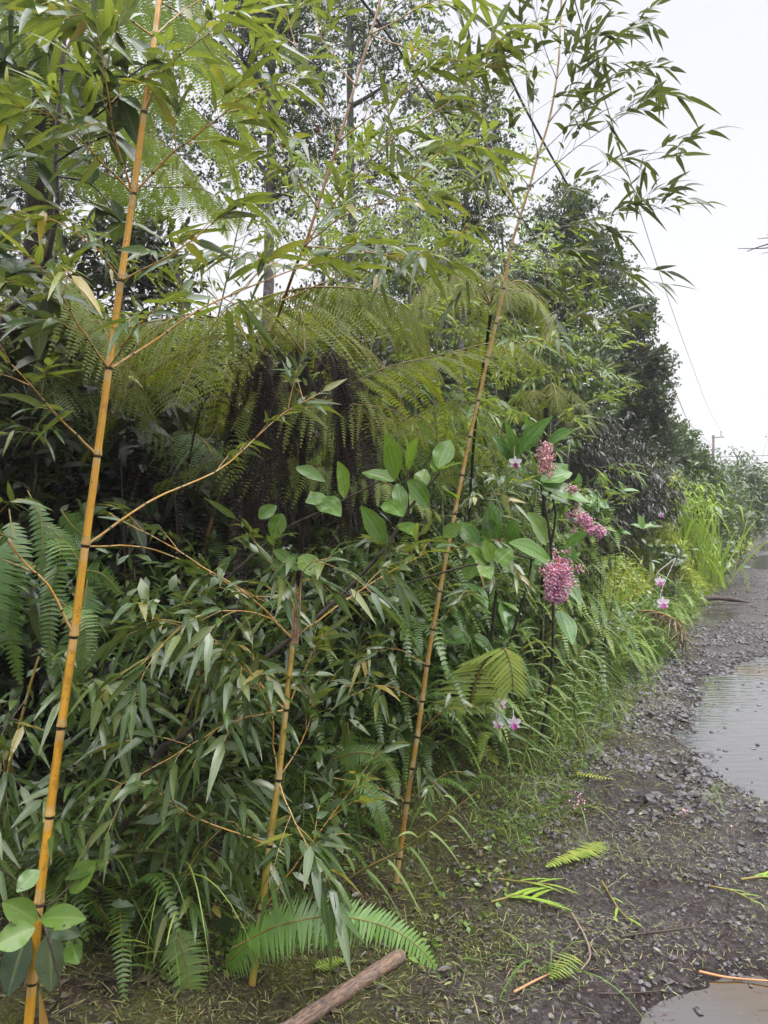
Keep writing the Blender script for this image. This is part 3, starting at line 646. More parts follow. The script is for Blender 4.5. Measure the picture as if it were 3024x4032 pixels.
N3 = mk_culm(T, B3, nq, .0112, .0035, culmmat('pale_gold_cane', (.40, .24, .04), (.24, .13, .035)))
spray = [ # end points of branches of the spray
 ([(1104, 535), (1180, 500), (1290, 470), (1380, 458), (1480, 445)], .0026, 11),
 ([(1122, 474), (1220, 420), (1330, 370), (1390, 350), (1470, 338)], .0026, 12),
 ([(1144, 403), (1230, 330), (1300, 280), (1400, 210)], .0024, 10),
 ([(1161, 338), (1250, 250), (1320, 190), (1420, 135)], .0024, 11),
 ([(1185, 264), (1270, 160), (1320, 100), (1390, 40)], .0022, 10),
 ([(1202, 170), (1250, 90), (1290, 20), (1330, -60)], .002, 9),
 ([(1144, 403), (1090, 330), (1060, 240), (1040, 160)], .0022, 8),
 ([(1122, 474), (1060, 420), (1000, 380), (940, 330)], .0024, 8),
 ([(1161, 338), (1140, 240), (1130, 140), (1110, 40)], .0022, 8),
 ([(1202, 170), (1170, 90), (1150, 20), (1120, -60)], .002, 7),
 ([(1104, 535), (1190, 560), (1290, 590), (1390, 625)], .0022, 9),
 ([(1087, 625), (1010, 590), (930, 560), (850, 560)], .0022, 8),
 ([(1087, 625), (1180, 640), (1240, 680), (1320, 700)], .002, 7),
 ([(1185, 264), (1230, 200), (1240, 120), (1270, 60)], .002, 7)]
for q, r, tw in spray:
    Y0 = 3.36; k = len(q); Ye = Y0+U(-.45, .35)
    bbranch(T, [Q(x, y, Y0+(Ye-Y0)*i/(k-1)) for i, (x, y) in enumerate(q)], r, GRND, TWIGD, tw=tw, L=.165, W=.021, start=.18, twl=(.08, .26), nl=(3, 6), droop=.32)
for q, mt in [([(1054, 773), (1130, 740), (1210, 740)], GRNB), ([(980, 1110), (1060, 1060), (1130, 1040)], GRN), ([(950, 1278), (880, 1200), (800, 1170)], GRN), ([(964, 1193), (1030, 1180), (1130, 1250)], GRNP),
              ([(935, 1360), (1000, 1290), (1080, 1240)], GRNP), ([(901, 1592), (960, 1540), (1050, 1530)], GRN), ([(912, 1515), (830, 1480), (760, 1500)], GRN), ([(893, 1661), (920, 1690), (960, 1700)], GRNP), ([(922, 1438), (860, 1400), (760, 1420)], GRN), ([(879, 1733), (800, 1700), (720, 1720)], GRN)]:
    Y0 = 3.1; Ye = Y0+U(-.5, .1)
    bbranch(T, [Q(x, y, Y0+(Ye-Y0)*i/2) for i, (x, y) in enumerate(q)], .002, mt, tw=5, L=.13, W=.018, start=.3, twl=(.05, .15))

# --- bamboo 4: reddish cane behind
T = Thing('bamboo', 'reddish brown bamboo cane leaning up through the fern towards the sky', 'bamboo', Q(300, 1790, 4.3)*[1, 1, 0]+[0, 0, gz(-1.2, 3.9)], GB)
B4 = [(290, 1850, 4.3), (337, 1626, 4.2), (364, 1461, 4.2), (412, 1290, 4.15), (460, 1114, 4.1), (511, 945, 4.0), (535, 846, 3.9), (588, 717, 3.6), (638, 578, 3.3), (658, 532, 3.2), (691, 430, 3.2), (732, 304, 3.22), (767, 185, 3.25), (800, 76, 3.28), (823, -5, 3.3), (850, -120, 3.3)]
mk_culm(T, B4, [(337, 1626), (364, 1461), (388, 1370), (412, 1290), (436, 1200), (460, 1114), (486, 1030), (511, 945), (560, 790), (610, 650), (635, 585), (685, 452), (732, 304), (755, 225), (767, 185), (800, 76)], .0115, .0048, CULMR)
for q, mt, tw in [([(732, 304, 3.2), (800, 250, 3.1), (900, 180, 2.9), (1000, 120, 2.8)], GRN, 9), ([(658, 532, 3.2), (740, 470, 3.0), (850, 430, 2.7), (960, 330, 2.5), (1060, 330, 2.4)], GRN, 11),
                  ([(685, 452, 3.2), (640, 380, 3.0), (600, 300, 2.8), (560, 200, 2.7)], GRN, 9), ([(658, 532, 3.2), (740, 420, 3.1), (850, 300, 2.9), (1000, 200, 2.8), (1080, 60, 2.8)], GRN, 12),
                  ([(732, 304, 3.2), (690, 200, 3.1), (650, 120, 3.0), (620, 20, 3.0)], GRN, 7), ([(800, 76, 3.3), (900, 20, 3.2), (1000, -20, 3.1)], GRN, 8), ([(767, 185, 3.2), (700, 90, 3.2), (680, 0, 3.2)], GRN, 6),
                  ([(635, 585, 3.2), (550, 560, 3.0), (450, 560, 2.9)], GRN, 7), ([(658, 532, 3.2), (760, 540, 3.0), (900, 560, 2.8), (1010, 500, 2.7)], GRN, 9), ([(610, 650, 3.2), (720, 600, 3.1), (860, 560, 3.0)], GRN, 6), ([(800, 76, 3.3), (900, 110, 3.2), (1010, 130, 3.0), (1100, 90, 2.9)], GRN, 8)]:
    bbranch(T, [Q(*k) for k in q], .0035, mt, tw=tw, L=.18, W=.024, start=.2)

# --- other canes deeper in
def bamboo_back(label, pts, nn, r0, r1, mat, branches, leafm, L=.13, Yt=None, tw=8):
    b0 = Q(*pts[0]); T = Thing('bamboo', label, 'bamboo', b0*[1, 1, 0]+[0, 0, gz(b0[0], b0[1])], GB)
    P = crv([Q(*p) for p in pts], 60); d = np.concatenate([[0], np.cumsum(np.linalg.norm(np.diff(P, axis=0), axis=1))])
    culm(T, [Q(*p) for p in pts], np.linspace(.1, d[-1]*.98, nn), r0, r1, mat)
    for q in branches: bbranch(T, [Q(*k) for k in q], .0028, leafm, TWIGD, tw=tw, L=L, W=L*.14, start=.15, twl=(.08, .25))
bamboo_back('olive green bamboo cane standing upright in the fern thicket', [(745, 1560, 4.2), (746, 1400, 4.2), (747, 1263, 4.2), (757, 1114, 4.2), (775, 940, 4.2), (800, 760, 4.3), (830, 600, 4.4), (850, 470, 4.5)], 11, .012, .004, CULMG,
    [[(800, 760, 4.3), (880, 700, 4.1), (960, 650, 4)], [(830, 600, 4.4), (760, 520, 4.2), (720, 440, 4.1)], [(850, 470, 4.5), (900, 380, 4.4), (960, 330, 4.3)], [(850, 470, 4.5), (800, 400, 4.5), (780, 300, 4.5)]], GRNB)
bamboo_back('short brown bamboo cane in the shade behind the low leaves', [(270, 1960, 2.9), (300, 1830, 2.85), (338, 1700, 2.8), (392, 1570, 2.8), (430, 1450, 2.8)], 7, .009, .006, CULMO,
    [[(300, 1830, 2.85), (400, 1790, 2.7), (500, 1800, 2.6), (560, 1850, 2.5)], [(338, 1700, 2.8), (260, 1640, 2.6), (180, 1700, 2.4)], [(392, 1570, 2.8), (460, 1500, 2.7), (560, 1520, 2.6)], [(430, 1450, 2.8), (470, 1400, 2.7), (500, 1450, 2.6)],
     [(338, 1700, 2.8), (450, 1660, 2.6), (520, 1720, 2.5)], [(300, 1830, 2.85), (220, 1800, 2.6), (120, 1850, 2.4)], [(392, 1570, 2.8), (330, 1500, 2.6), (250, 1560, 2.5)], [(300, 1830, 2.85), (380, 1900, 2.6), (470, 1960, 2.4)], [(338, 1700, 2.8), (420, 1740, 2.5), (440, 1860, 2.35)]], GRNP, L=.17, tw=9)
bamboo_back('thin green bamboo cane bending over bright leaves in the middle', [(1120, 1400, 5.8), (1150, 1150, 5.9), (1160, 950, 6), (1130, 780, 6), (1090, 600, 6.1), (1060, 440, 6.2), (1010, 300, 6.2)], 13, .011, .004, CULMG,
    [[(1090, 600, 6), (1150, 560, 6), (1250, 560, 6)], [(1060, 440, 6.2), (980, 400, 6.1), (900, 380, 6)], [(1060, 440, 6.2), (1100, 380, 6.1), (1160, 330, 6)], [(1130, 780, 6), (1200, 720, 6), (1290, 700, 6)], [(1010, 300, 6.2), (960, 260, 6), (880, 260, 6)], [(1090, 600, 6), (1000, 560, 6), (900, 540, 6)], [(1160, 950, 6), (1250, 880, 6), (1330, 850, 6)], [(1130, 780, 6), (1050, 740, 6), (980, 700, 6)], [(1160, 950, 6), (1250, 1000, 5.8), (1370, 1020, 5.6)], [(1150, 1150, 5.9), (1250, 1120, 5.7), (1330, 1090, 5.6)], [(1130, 780, 6), (1230, 800, 5.9), (1370, 830, 5.8)]], GRNB, L=.14, tw=9)
bamboo_back('tall thin bamboo with loose bright leaves against the white sky', [(900, 1300, 6.5), (900, 1000, 6.6), (890, 700, 6.7), (870, 450, 6.8), (830, 200, 6.9), (790, 40, 7), (770, -100, 7)], 14, .012, .004, CULMG,
    [[(870, 450, 6.8), (930, 480, 6.6), (1020, 520, 6.4)], [(870, 450, 6.8), (820, 360, 6.7), (760, 330, 6.6)], [(830, 200, 6.9), (900, 220, 6.7), (980, 270, 6.6)], [(890, 700, 6.7), (820, 620, 6.5), (760, 580, 6.4)], [(890, 700, 6.7), (960, 620, 6.5), (1050, 640, 6.4)], [(830, 200, 6.9), (760, 140, 6.8), (700, 160, 6.7)], [(790, 40, 7), (850, 60, 6.8), (930, 100, 6.7)], [(890, 800, 6.7), (960, 780, 6.5), (1050, 760, 6.3)], [(900, 1000, 6.6), (830, 940, 6.5), (770, 950, 6.4)]], GRNB, L=.14, tw=9)
bamboo_back('low bamboo shoot with hanging leaves at the left edge of the bank', [(-40, 2100, 2.7), (-20, 1900, 2.7), (10, 1700, 2.65), (60, 1500, 2.6), (90, 1400, 2.6)], 7, .008, .004, CULMO,
    [[(10, 1700, 2.65), (70, 1750, 2.4), (150, 1800, 2.2)], [(-20, 1900, 2.7), (80, 1850, 2.5), (180, 1900, 2.3)], [(60, 1500, 2.6), (0, 1600, 2.4), (-20, 1750, 2.3)], [(90, 1400, 2.6), (160, 1450, 2.5), (230, 1500, 2.4)], [(-20, 1900, 2.7), (20, 2000, 2.5), (100, 2080, 2.3)]], GRNP, L=.17)

def auto_bamboo(label, pts, top_q, nb, lm, L=.13, ln=(.35, .75), f0=.35, tw=7):
    b0 = Q(*pts[0]); T = Thing('bamboo', label, 'bamboo', b0*[1, 1, 0]+[0, 0, gz(b0[0], b0[1])], GB)
    P = crv([Q(*p) for p in pts], 60); d = np.linalg.norm(np.diff(P, axis=0), axis=1).sum()
    culm(T, [Q(*p) for p in pts], np.linspace(.1, d*.98, 14), .010, .0035, CULMG)
    for k in range(nb):
        f = f0+(1-f0)*(k+U(0, 1))/nb; A = at_t(P, np.array([min(f, .99)]))[0]; a = U(0, 6.28); l = U(*ln); D = np.array([math.cos(a), math.sin(a), U(.1, .8)])
        E = A+D*l; bbranch(T, [A, (A+E)/2+[0, 0, .06], E-[0, 0, .1]], .0025, lm, TWIGD, tw=tw, L=L, W=L*.14, start=.15, twl=(.06, .2))
auto_bamboo('bamboo with small bright leaves just left of the slender arching cane', [(960, 1500, 4.6), (955, 1100, 4.7), (930, 800, 4.8), (900, 520, 4.9), (880, 330, 5)], 0, 26, GRNB)
auto_bamboo('bamboo with fine bright leaves in front of the stepped dark trees', [(1170, 1450, 5.6), (1180, 1100, 5.6), (1190, 860, 5.7), (1180, 640, 5.8), (1160, 540, 5.8)], 0, 26, GRNB, L=.12)
auto_bamboo('bamboo with yellowing leaves between the brown cane and the middle trees', [(800, 1500, 5.2), (790, 1100, 5.2), (740, 700, 5.3), (700, 420, 5.4), (670, 250, 5.5)], 0, 22, GRNB)
auto_bamboo('leafy bamboo behind the olive tree fern reaching the sky gap', [(1080, 1400, 6.8), (1080, 1000, 6.8), (1060, 700, 6.8), (1030, 400, 6.9), (1010, 220, 7)], 0, 24, GRNB, f0=.4)
auto_bamboo('bamboo with glossy leaves behind the black dead fronds', [(420, 1500, 4.6), (430, 1100, 4.6), (450, 800, 4.5), (500, 560, 4.4), (530, 420, 4.4)], 0, 22, GRN, L=.13)
auto_bamboo('bamboo crowding the left edge behind the broad leaved tree', [(60, 1500, 3.8), (70, 1100, 3.8), (100, 800, 3.7), (120, 500, 3.7)], 0, 18, GRN, L=.13)
# ------------------------------------------------------------------ tree ferns
TF = 'tree ferns in the thicket'
def tree_fern(label, trunk, fronds, dead=0, deadc=None, mat=FERN, dlen=(.5, .9), r=.05, fine=False):
    b0 = np.array(trunk[0], float); T = Thing('tree_fern', label, 'tree fern', b0, TF)
    b = MB(); P = crv(trunk, 14); tube(b, P, np.linspace(r*1.1, r, 14)*(1+rng.normal(0, .06, 14)), 10); T.part('trunk', b, FTRUNK)
    top = P[-1]
    for f in fronds:
        b = MB(); frond_tree(b, f['p'], f.get('w', .8), f.get('n', 24), f.get('m', 20), f.get('droop', .35), f.get('hang', 0.), f.get('fine', fine), rnd=f.get('rnd', U(.2, .7)), sweep=f.get('sweep', .3), bare=f.get('bare', .15), side_hint=f.get('side'))
        T.part('frond', b, [f.get('mat', mat), STIPE])
    for k in range(dead):
        a = U(0, 6.28); l = U(*dlen); c = top+np.array([math.cos(a)*.06, math.sin(a)*.06, -.02])
        o_ = np.array([math.cos(a), math.sin(a), 0]); sp = U(.02, .15)
        b = MB(); j_ = rng.normal(0, .07, (2, 3)); frond_tree(b, [c, c+o_*sp*.8+[0, 0, U(.0, .12)], c+o_*sp*1.3+[0, 0, -l*.45]+j_[0], c+o_*sp*U(.6, 1.8)+[0, 0, -l]+j_[1]], U(.22, .42), int(U(12, 18)), 16, U(.4, 1.0), U(.6, .95), False, r=.004, rnd=U(0, .9), bare=U(.1, .3))
        T.part('dead_frond', b, [DEAD, STIPD], label='dead black drooping frond')
    return T
def rad(top, cnt, L, rise, drop, w=.8, az0=0, az1=6.28, **k):
    out = []
    for i in range(cnt):
        az = az0+(az1-az0)*(i+U(-.3, .3))/cnt; l = L*U(.8, 1.15)
        out.append(dict(p=arc(np.array(top), az, l, rise*U(.7, 1.3), drop*U(.7, 1.4)), w=w*U(.85, 1.1), **k))
    return out
# upper left giant: crown off the top left, fronds hang into the picture
top = Q(120, -260, 4.3)
fr = [dict(p=[top, Q(250, -60, 3.9), Q(400, 40, 3.8), Q(500, 190, 3.8), Q(545, 330, 3.8)], w=1.0, n=26, m=26, hang=.85, droop=.1, mat=FERNB, rnd=.5, bare=.18),
      dict(p=[top, Q(180, -10, 4.3), Q(330, 20, 4.4), Q(480, 110, 4.5), Q(560, 260, 4.5)], w=1.1, n=26, m=26, hang=.8, droop=.1, mat=FERNB, rnd=.7, bare=.15),
      dict(p=[top, Q(60, 60, 4.2), Q(200, 130, 4.0), Q(360, 190, 4.0), Q(480, 300, 4.0), Q(520, 420, 4.0)], w=1.0, n=28, m=24, hang=.8, droop=.1, mat=FERNB, rnd=.6),
      dict(p=[top, Q(0, 160, 4.3), Q(150, 330, 4.2), Q(300, 400, 4.1), Q(440, 410, 4.1), Q(540, 490, 4.1)], w=.9, n=28, m=24, hang=.8, droop=.1, mat=FERNB, rnd=.4, bare=.3),
      dict(p=[top, Q(60, -100, 4.0), Q(20, 40, 3.8), Q(-20, 200, 3.7)], w=1.0, n=22, m=22, hang=.7, droop=.1, mat=FERNB)]
fr += [dict(p=[top, Q(-60, 0, 4.6), Q(20, 120, 4.6), Q(140, 180, 4.6), Q(280, 260, 4.6), Q(380, 420, 4.6)], w=1.0, n=26, m=24, hang=.8, droop=.1, mat=FERNB), dict(p=[top, Q(200, -200, 4.2), Q(330, -120, 4.0), Q(430, 0, 3.9), Q(470, 140, 3.9)], w=.9, n=24, m=22, hang=.85, droop=.1, mat=FERNB)]
fr += [dict(p=[top, Q(100, 40, 4.7), Q(220, 200, 4.8), Q(380, 330, 4.8), Q(500, 500, 4.8)], w=1.0, n=26, m=24, hang=.85, droop=.1, mat=FERNB, rnd=.8)]
fr += rad(top, 6, 1.6, .3, .9, 1.0, 1.5, 5.5, n=20, m=16, mat=FERNB)
tree_fern('giant tree fern whose yellow green fronds hang over the upper left corner', [Q(60, 1600, 4.6)*[1, 1, 0], Q(80, 600, 4.5), Q(120, -240, 4.3)], fr, 6, r=.07)
# middle one arching over the dead fronds
top = Q(570, 760, 3.75)
fr = [dict(p=[top, Q(530, 670, 3.6), Q(640, 625, 3.5), Q(780, 625, 3.45), Q(880, 665, 3.45), Q(930, 750, 3.45)], w=.75, n=28, m=24, hang=.55, droop=.3, fine=True, rnd=.45, sweep=.45),
      dict(p=[top, Q(660, 870, 3.6), Q(820, 800, 3.55), Q(960, 765, 3.55), Q(1090, 740, 3.6), Q(1180, 790, 3.6)], w=1.0, n=20, m=22, hang=.25, droop=.3, fine=True, rnd=.4, sweep=.5, bare=.2),
      dict(p=[top, Q(600, 680, 3.9), Q(720, 660, 4.1), Q(860, 700, 4.2), Q(960, 820, 4.2)], w=.6, n=22, m=20, hang=.5, fine=True, rnd=.6),
      dict(p=[top, Q(480, 700, 3.8), Q(360, 690, 3.8), Q(230, 730, 3.8), Q(120, 830, 3.8)], w=.7, n=22, m=20, hang=.5, rnd=.5),
      dict(p=[top, Q(500, 700, 3.5), Q(400, 680, 3.4), Q(300, 740, 3.3), Q(230, 850, 3.3)], w=.8, n=22, m=20, hang=.45, rnd=.3),
      dict(p=[top, Q(650, 850, 3.4), Q(740, 870, 3.3), Q(860, 890, 3.3), Q(930, 960, 3.3)], w=.62, n=22, m=20, hang=.4, fine=True, rnd=.65, mat=FERN),
      dict(p=[top, Q(600, 900, 3.9), Q(560, 980, 3.9), Q(440, 1000, 3.8), Q(330, 1050, 3.8)], w=.7, n=20, m=16, hang=.3, rnd=.3),
      dict(p=[top, Q(640, 700, 3.9), Q(740, 720, 4.0), Q(840, 800, 4.1), Q(880, 900, 4.1)], w=.8, n=20, m=18, hang=.4, rnd=.3, fine=True),
      dict(p=[top, Q(560, 950, 3.6), Q(700, 1010, 3.5), Q(850, 1050, 3.4), Q(960, 1120, 3.4)], w=.55, n=22, m=18, hang=.3, rnd=.85, mat=FERNL)]
fr += rad(top, 3, .8, .1, .5, .7, 3.6, 6.9, n=20, m=14)
tree_fern('tree fern with arching lacy fronds above a skirt of black dead fronds', [Q(500, 1900, 4.0)*[1, 1, 0], Q(540, 1300, 3.9), Q(570, 790, 3.75)], fr, 8, dlen=(.3, .7), r=.045)
# second clump of hanging dead fronds (right of it)
top = Q(660, 770, 3.35)
tree_fern('young tree fern trunk hung with a black mop of dead fronds', [Q(655, 1700, 3.7)*[1, 1, 0], Q(650, 1200, 3.6), Q(660, 790, 3.35)], rad(top, 3, .5, .3, .2, .4, 4.5, 7.0, n=16, m=12), 15, dlen=(.3, .85), r=.016)
# right of centre
top = Q(1060, 660, 4.6)
fr = rad(top, 6, .5, .25, .45, .45, 0, 6.28, n=20, m=16, hang=.4, fine=False)+[dict(p=[top, Q(1100, 620, 4.6), Q(1160, 660, 4.6), Q(1200, 740, 4.6)], w=.5, n=22, m=20, hang=.5), dict(p=[top, Q(1000, 600, 4.4), Q(900, 640, 4.3), Q(850, 760, 4.3)], w=.7, n=22, m=20, hang=.5)]
tree_fern('olive tree fern behind the slender arching cane', [Q(1000, 1400, 5.2)*[1, 1, 0], Q(1020, 1000, 5.0), Q(1060, 680, 4.6)], fr, 0, r=.010)
top = Q(1180, 860, 5.6)
tree_fern('small tree fern behind the pink flowered shrub', [Q(1170, 1300, 5.9)*[1, 1, 0], Q(1180, 880, 5.6)], rad(top, 6, .4, .15, .3, .3, n=18, m=12, hang=.4), 0, dlen=(.2, .35), r=.02)
# left side
for (qx, qy, Y, lab, nd, L) in [(60, 900, 4.3, 'tree fern with grey green fronds behind the left golden cane', 5, 1.0), (330, 980, 4.7, 'shaded tree fern with many brown dead fronds, left of centre', 9, 1.1), (-60, 700, 3.8, 'tree fern half outside the left edge', 8, 1.2),
                                (230, 800, 5.0, 'bright tree fern between the broad leaved tree and the golden cane', 6, 1.0), (850, 950, 5.2, 'low bright tree fern behind the big green leaves', 3, .9)]:
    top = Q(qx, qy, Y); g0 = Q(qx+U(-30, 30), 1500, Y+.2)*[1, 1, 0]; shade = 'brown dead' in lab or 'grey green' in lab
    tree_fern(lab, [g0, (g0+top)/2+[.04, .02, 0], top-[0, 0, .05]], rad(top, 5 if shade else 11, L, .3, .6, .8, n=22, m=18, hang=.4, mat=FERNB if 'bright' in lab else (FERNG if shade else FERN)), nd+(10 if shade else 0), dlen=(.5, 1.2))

# ------------------------------------------------------------------ sword ferns and other low ferns
FERNBR = leafmat('bright_frond', [(0, (.09, .19, .03)), (.6, (.13, .26, .04)), (1, (.20, .30, .05))], rough=.38, transl=.3, tcol=(.25, .42, .03), vein=None)
def fern(label, base, n, L, w=.12, az=(0, 6.28), rise=.6, drop=.6, mat=FERNG, np_=34, group='sword ferns on the bank', up=.3, paths=None, wf=1.0):
    base = np.array(base, float); T = Thing('sword_fern', label, 'fern', base, group)
    for k in range(n):
        a = az[0]+(az[1]-az[0])*(k+U(0, .9))/n; l = L*U(.7, 1.15)
        b = MB(); frond_simple(b, arc(base, a, l*.8, l*rise*U(.7, 1.3), l*drop*U(.6, 1.4)), w*U(.8, 1.1), np_, rnd=U(.2, .9), wfac=wf)
        T.part('frond', b, [mat, STIPE])
    for p in (paths or []):
        q, w_, n_ = p[:3]; b = MB(); pts = [Q(*k) for k in q]
        frond_simple(b, pts, w_, n_, rnd=U(.3, .8), side_hint=p[3] if len(p) > 3 else None, wfac=wf, droop=.12, r=.003); T.part('frond', b, [mat, STIPE])
    return T
def gbase(qx, qy, dz=0):
    Y = 1.6*740/(qy/2.1602-512); p = Q(qx, qy, Y); p[2] = gz(p[0], p[1])+dz; return p
SH = np.array([0, .35, 1.]) ; SV = np.array([.9, 0, -.2])
fern('big sword fern frond lying across the foot of the snapped cane', Q(490, 2120, 2.55)*[1, 1, 0]+[0, 0, .05], 0, .6, mat=FERNBR, paths=[
    ([(500, 2050, 2.3), (600, 2000, 2.25), (720, 1980, 2.22), (830, 2000, 2.18), (900, 2042, 2.16), (945, 2094, 2.15)], .175, 50, np.array([0, .9, 1.])), ([(470, 2100, 2.4), (540, 2040, 2.35), (640, 2010, 2.35), (740, 2040, 2.35)], .15, 34, np.array([0, .9, 1.]))], wf=.9)
fern('sword fern frond pointing down at the bottom edge, left of the log', Q(390, 2100, 2.5)*[1, 1, 0], 0, .5, mat=FERNG, paths=[([(370, 1990, 2.35), (395, 2060, 2.3), (410, 2130, 2.28), (420, 2215, 2.27)], .15, 30, SV), ([(350, 2160, 2.4), (300, 2180, 2.3), (260, 2230, 2.25)], .12, 20, SV)], wf=1.1)
fern('hanging sword fern fronds against the dark shade left of the thickest cane', Q(60, 1150, 2.9), 0, .6, mat=FERNG, paths=[
    ([(60, 1060, 2.7), (90, 1130, 2.65), (100, 1250, 2.62), (160, 1330, 2.6), (185, 1400, 2.6)], .10, 30, SV), ([(20, 1100, 2.7), (30, 1200, 2.6), (20, 1340, 2.6), (45, 1480, 2.6)], .14, 38, SV), ([(80, 1120, 2.8), (150, 1180, 2.75), (180, 1240, 2.7), (175, 1280, 2.7)], .10, 26, SV),
    ([(130, 1300, 2.6), (180, 1340, 2.5), (180, 1420, 2.5), (172, 1480, 2.5)], .11, 32, SV), ([(100, 1150, 2.7), (130, 1190, 2.6), (110, 1300, 2.6), (105, 1460, 2.6)], .11, 34, SV), ([(0, 1150, 2.6), (-10, 1300, 2.5), (-30, 1450, 2.5)], .15, 36, SV), ([(130, 1100, 2.8), (160, 1140, 2.8), (200, 1170, 2.8)], .12, 20, SV)], wf=.95)
fern('long sword fern fronds hanging right behind the thickest cane', Q(190, 1280, 2.75), 0, .5, mat=FERNG, paths=[([(190, 1240, 2.65), (180, 1330, 2.6), (165, 1450, 2.6), (150, 1580, 2.6)], .15, 40, SV), ([(170, 1230, 2.6), (220, 1240, 2.6), (260, 1280, 2.6)], .1, 20, SV)], wf=.95)
fern('sword fern with fronds arching over the dark gap beside the snapped cane', gbase(700, 1830), 5, .5, .12, (1.2, 4.6), mat=FERNG, paths=[
    ([(720, 1640, 2.9), (780, 1625, 2.85), (830, 1640, 2.85), (860, 1680, 2.8)], .10, 28, SH), ([(720, 1680, 2.85), (790, 1700, 2.8), (820, 1760, 2.8), (835, 1830, 2.8)], .11, 30, SV), ([(750, 1560, 3.0), (760, 1650, 3.0), (780, 1730, 3.0)], .11, 26, SV)])
for (qx, qy, lab, n_, L, w, mt) in [
  (980, 1660, 'sword fern growing at the foot of the slender cane', 9, .55, .12, FERNG), (1130, 1560, 'sword fern below the hanging palm leaf', 9, .5, .11, FERNG), (870, 1700, 'dark sword fern in the shade between the two canes', 10, .6, .12, FERNG),
  (1230, 1480, 'sword fern under the pink flower cluster', 10, .6, .12, FERNG), (1300, 1420, 'bright sword fern behind the leaning orchid stem', 10, .6, .12, FERNL), (1370, 1330, 'dark upright sword fern beside the tall bright grass', 10, .9, .13, FERNG),
  (640, 1960, 'low sword fern behind the snapped cane foot', 9, .5, .12, FERNG), (250, 2150, 'small sword fern in the bottom left shade', 8, .4, .10, FERNG), (690, 1780, 'sword fern spreading behind the low bamboo leaves', 9, .6, .12, FERNG), (1420, 1300, 'sword fern at the right foot of the tall grass', 8, .7, .12, FERNG), (60, 2130, 'sword fern beside the thickest cane foot', 8, .45, .11, FERNG)]:
    fern(lab, gbase(qx, qy), n_, L, w, mat=mt)
# palm-like: yellowing frond lying over the mud, small fallen pieces
def ground_frond(label, q, w, n_, mat, wf=.9, name='fallen_frond'):
    pts = []
    for (a, b_) in q: p = gbase(a, b_); p[2] += .02+U(0, .01); pts.append(p)
    b = MB(); frond_simple(b, pts, w, n_, .02, rnd=U(.5, .9), side_hint=np.cross(nrm(pts[-1]-pts[0]), [0, 0, 1.]), wfac=wf, r=.002, bare=.02)
    tag(b.obj(name, [mat, STIPE], base=pts[0]), label, 'fern frond', 'cut fern fronds lying on the verge')
ground_frond('bright fallen fern frond lying on the mud below the flowering verge', [(1300, 1835), (1270, 1860), (1225, 1880), (1180, 1895)], .14, 26, FERNL)
ground_frond('small striped fern frond flat on the mud near the lower puddle', [(1245, 2085), (1220, 2110), (1190, 2140)], .12, 12, FERNL, .5)
ground_frond('yellowish fern frond drooping onto the bank by the dry leaf', [(990, 1645), (1040, 1680), (1075, 1710)], .15, 24, HERBY)
ground_frond('dark green frond lying under the orchids', [(1010, 1625), (1100, 1640), (1190, 1650)], .2, 34, FERNG)
ground_frond('little green frond beside the log', [(680, 2150), (720, 2130), (750, 2120)], .08, 14, FERNL, .8)
ground_frond('pale frond piece in the wet gravel above the middle of the verge', [(1240, 1690), (1290, 1700), (1330, 1708)], .08, 14, HERBY, .6)

# ------------------------------------------------------------------ thicket masses nobody could count
def inside_forest(n_, ur, wr, hr):
    u = U(*ur, n_); v = -U(*wr, n_); x, y = uv_xy(u, v); z = U(*hr, n_)
    z = np.where((u > 8) & (u < 16) & (v > -1.5), z*.28, z); return x, y, z
# fern thicket: short fronds in every direction
mb = MB()
def thicket(mb, n_, ur, wr, hr, L=(.15, .4), w=.085, k=26, ud=.2):
    x, y, z = inside_forest(n_, ur, wr, hr)
    for i in range(n_):
        p = np.array([x[i], y[i], z[i]]); az = U(0, 6.28)
        if rng.random() < .5: az = R(118)+U(-.9, .9)
        l = U(*L); frond_simple(mb, arc(p, az, l, l*U(.2, .6), l*U(.4, 1.3), 5), w*U(.7, 1.2), k, rnd=U(.1, .9), r=.0015)
thicket(mb, 700, (3.5, 8), (.1, 1.8), (.1, 1.5)); thicket(mb, 300, (6, 14), (0, 1.6), (.1, 1.3), (.3, .6), .11, 24)
tag(mb.obj('fern_undergrowth', [FERNG, STIPE]), 'dense mass of small green ferns filling the thicket', None, kind='stuff')
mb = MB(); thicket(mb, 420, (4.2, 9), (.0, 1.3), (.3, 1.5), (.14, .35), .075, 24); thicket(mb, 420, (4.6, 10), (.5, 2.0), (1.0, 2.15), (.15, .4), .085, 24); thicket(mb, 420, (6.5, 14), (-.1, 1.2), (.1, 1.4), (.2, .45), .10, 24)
tag(mb.obj('light_fern_undergrowth', [FERNL, STIPE]), 'paler green ferns along the front of the thicket', None, kind='stuff')
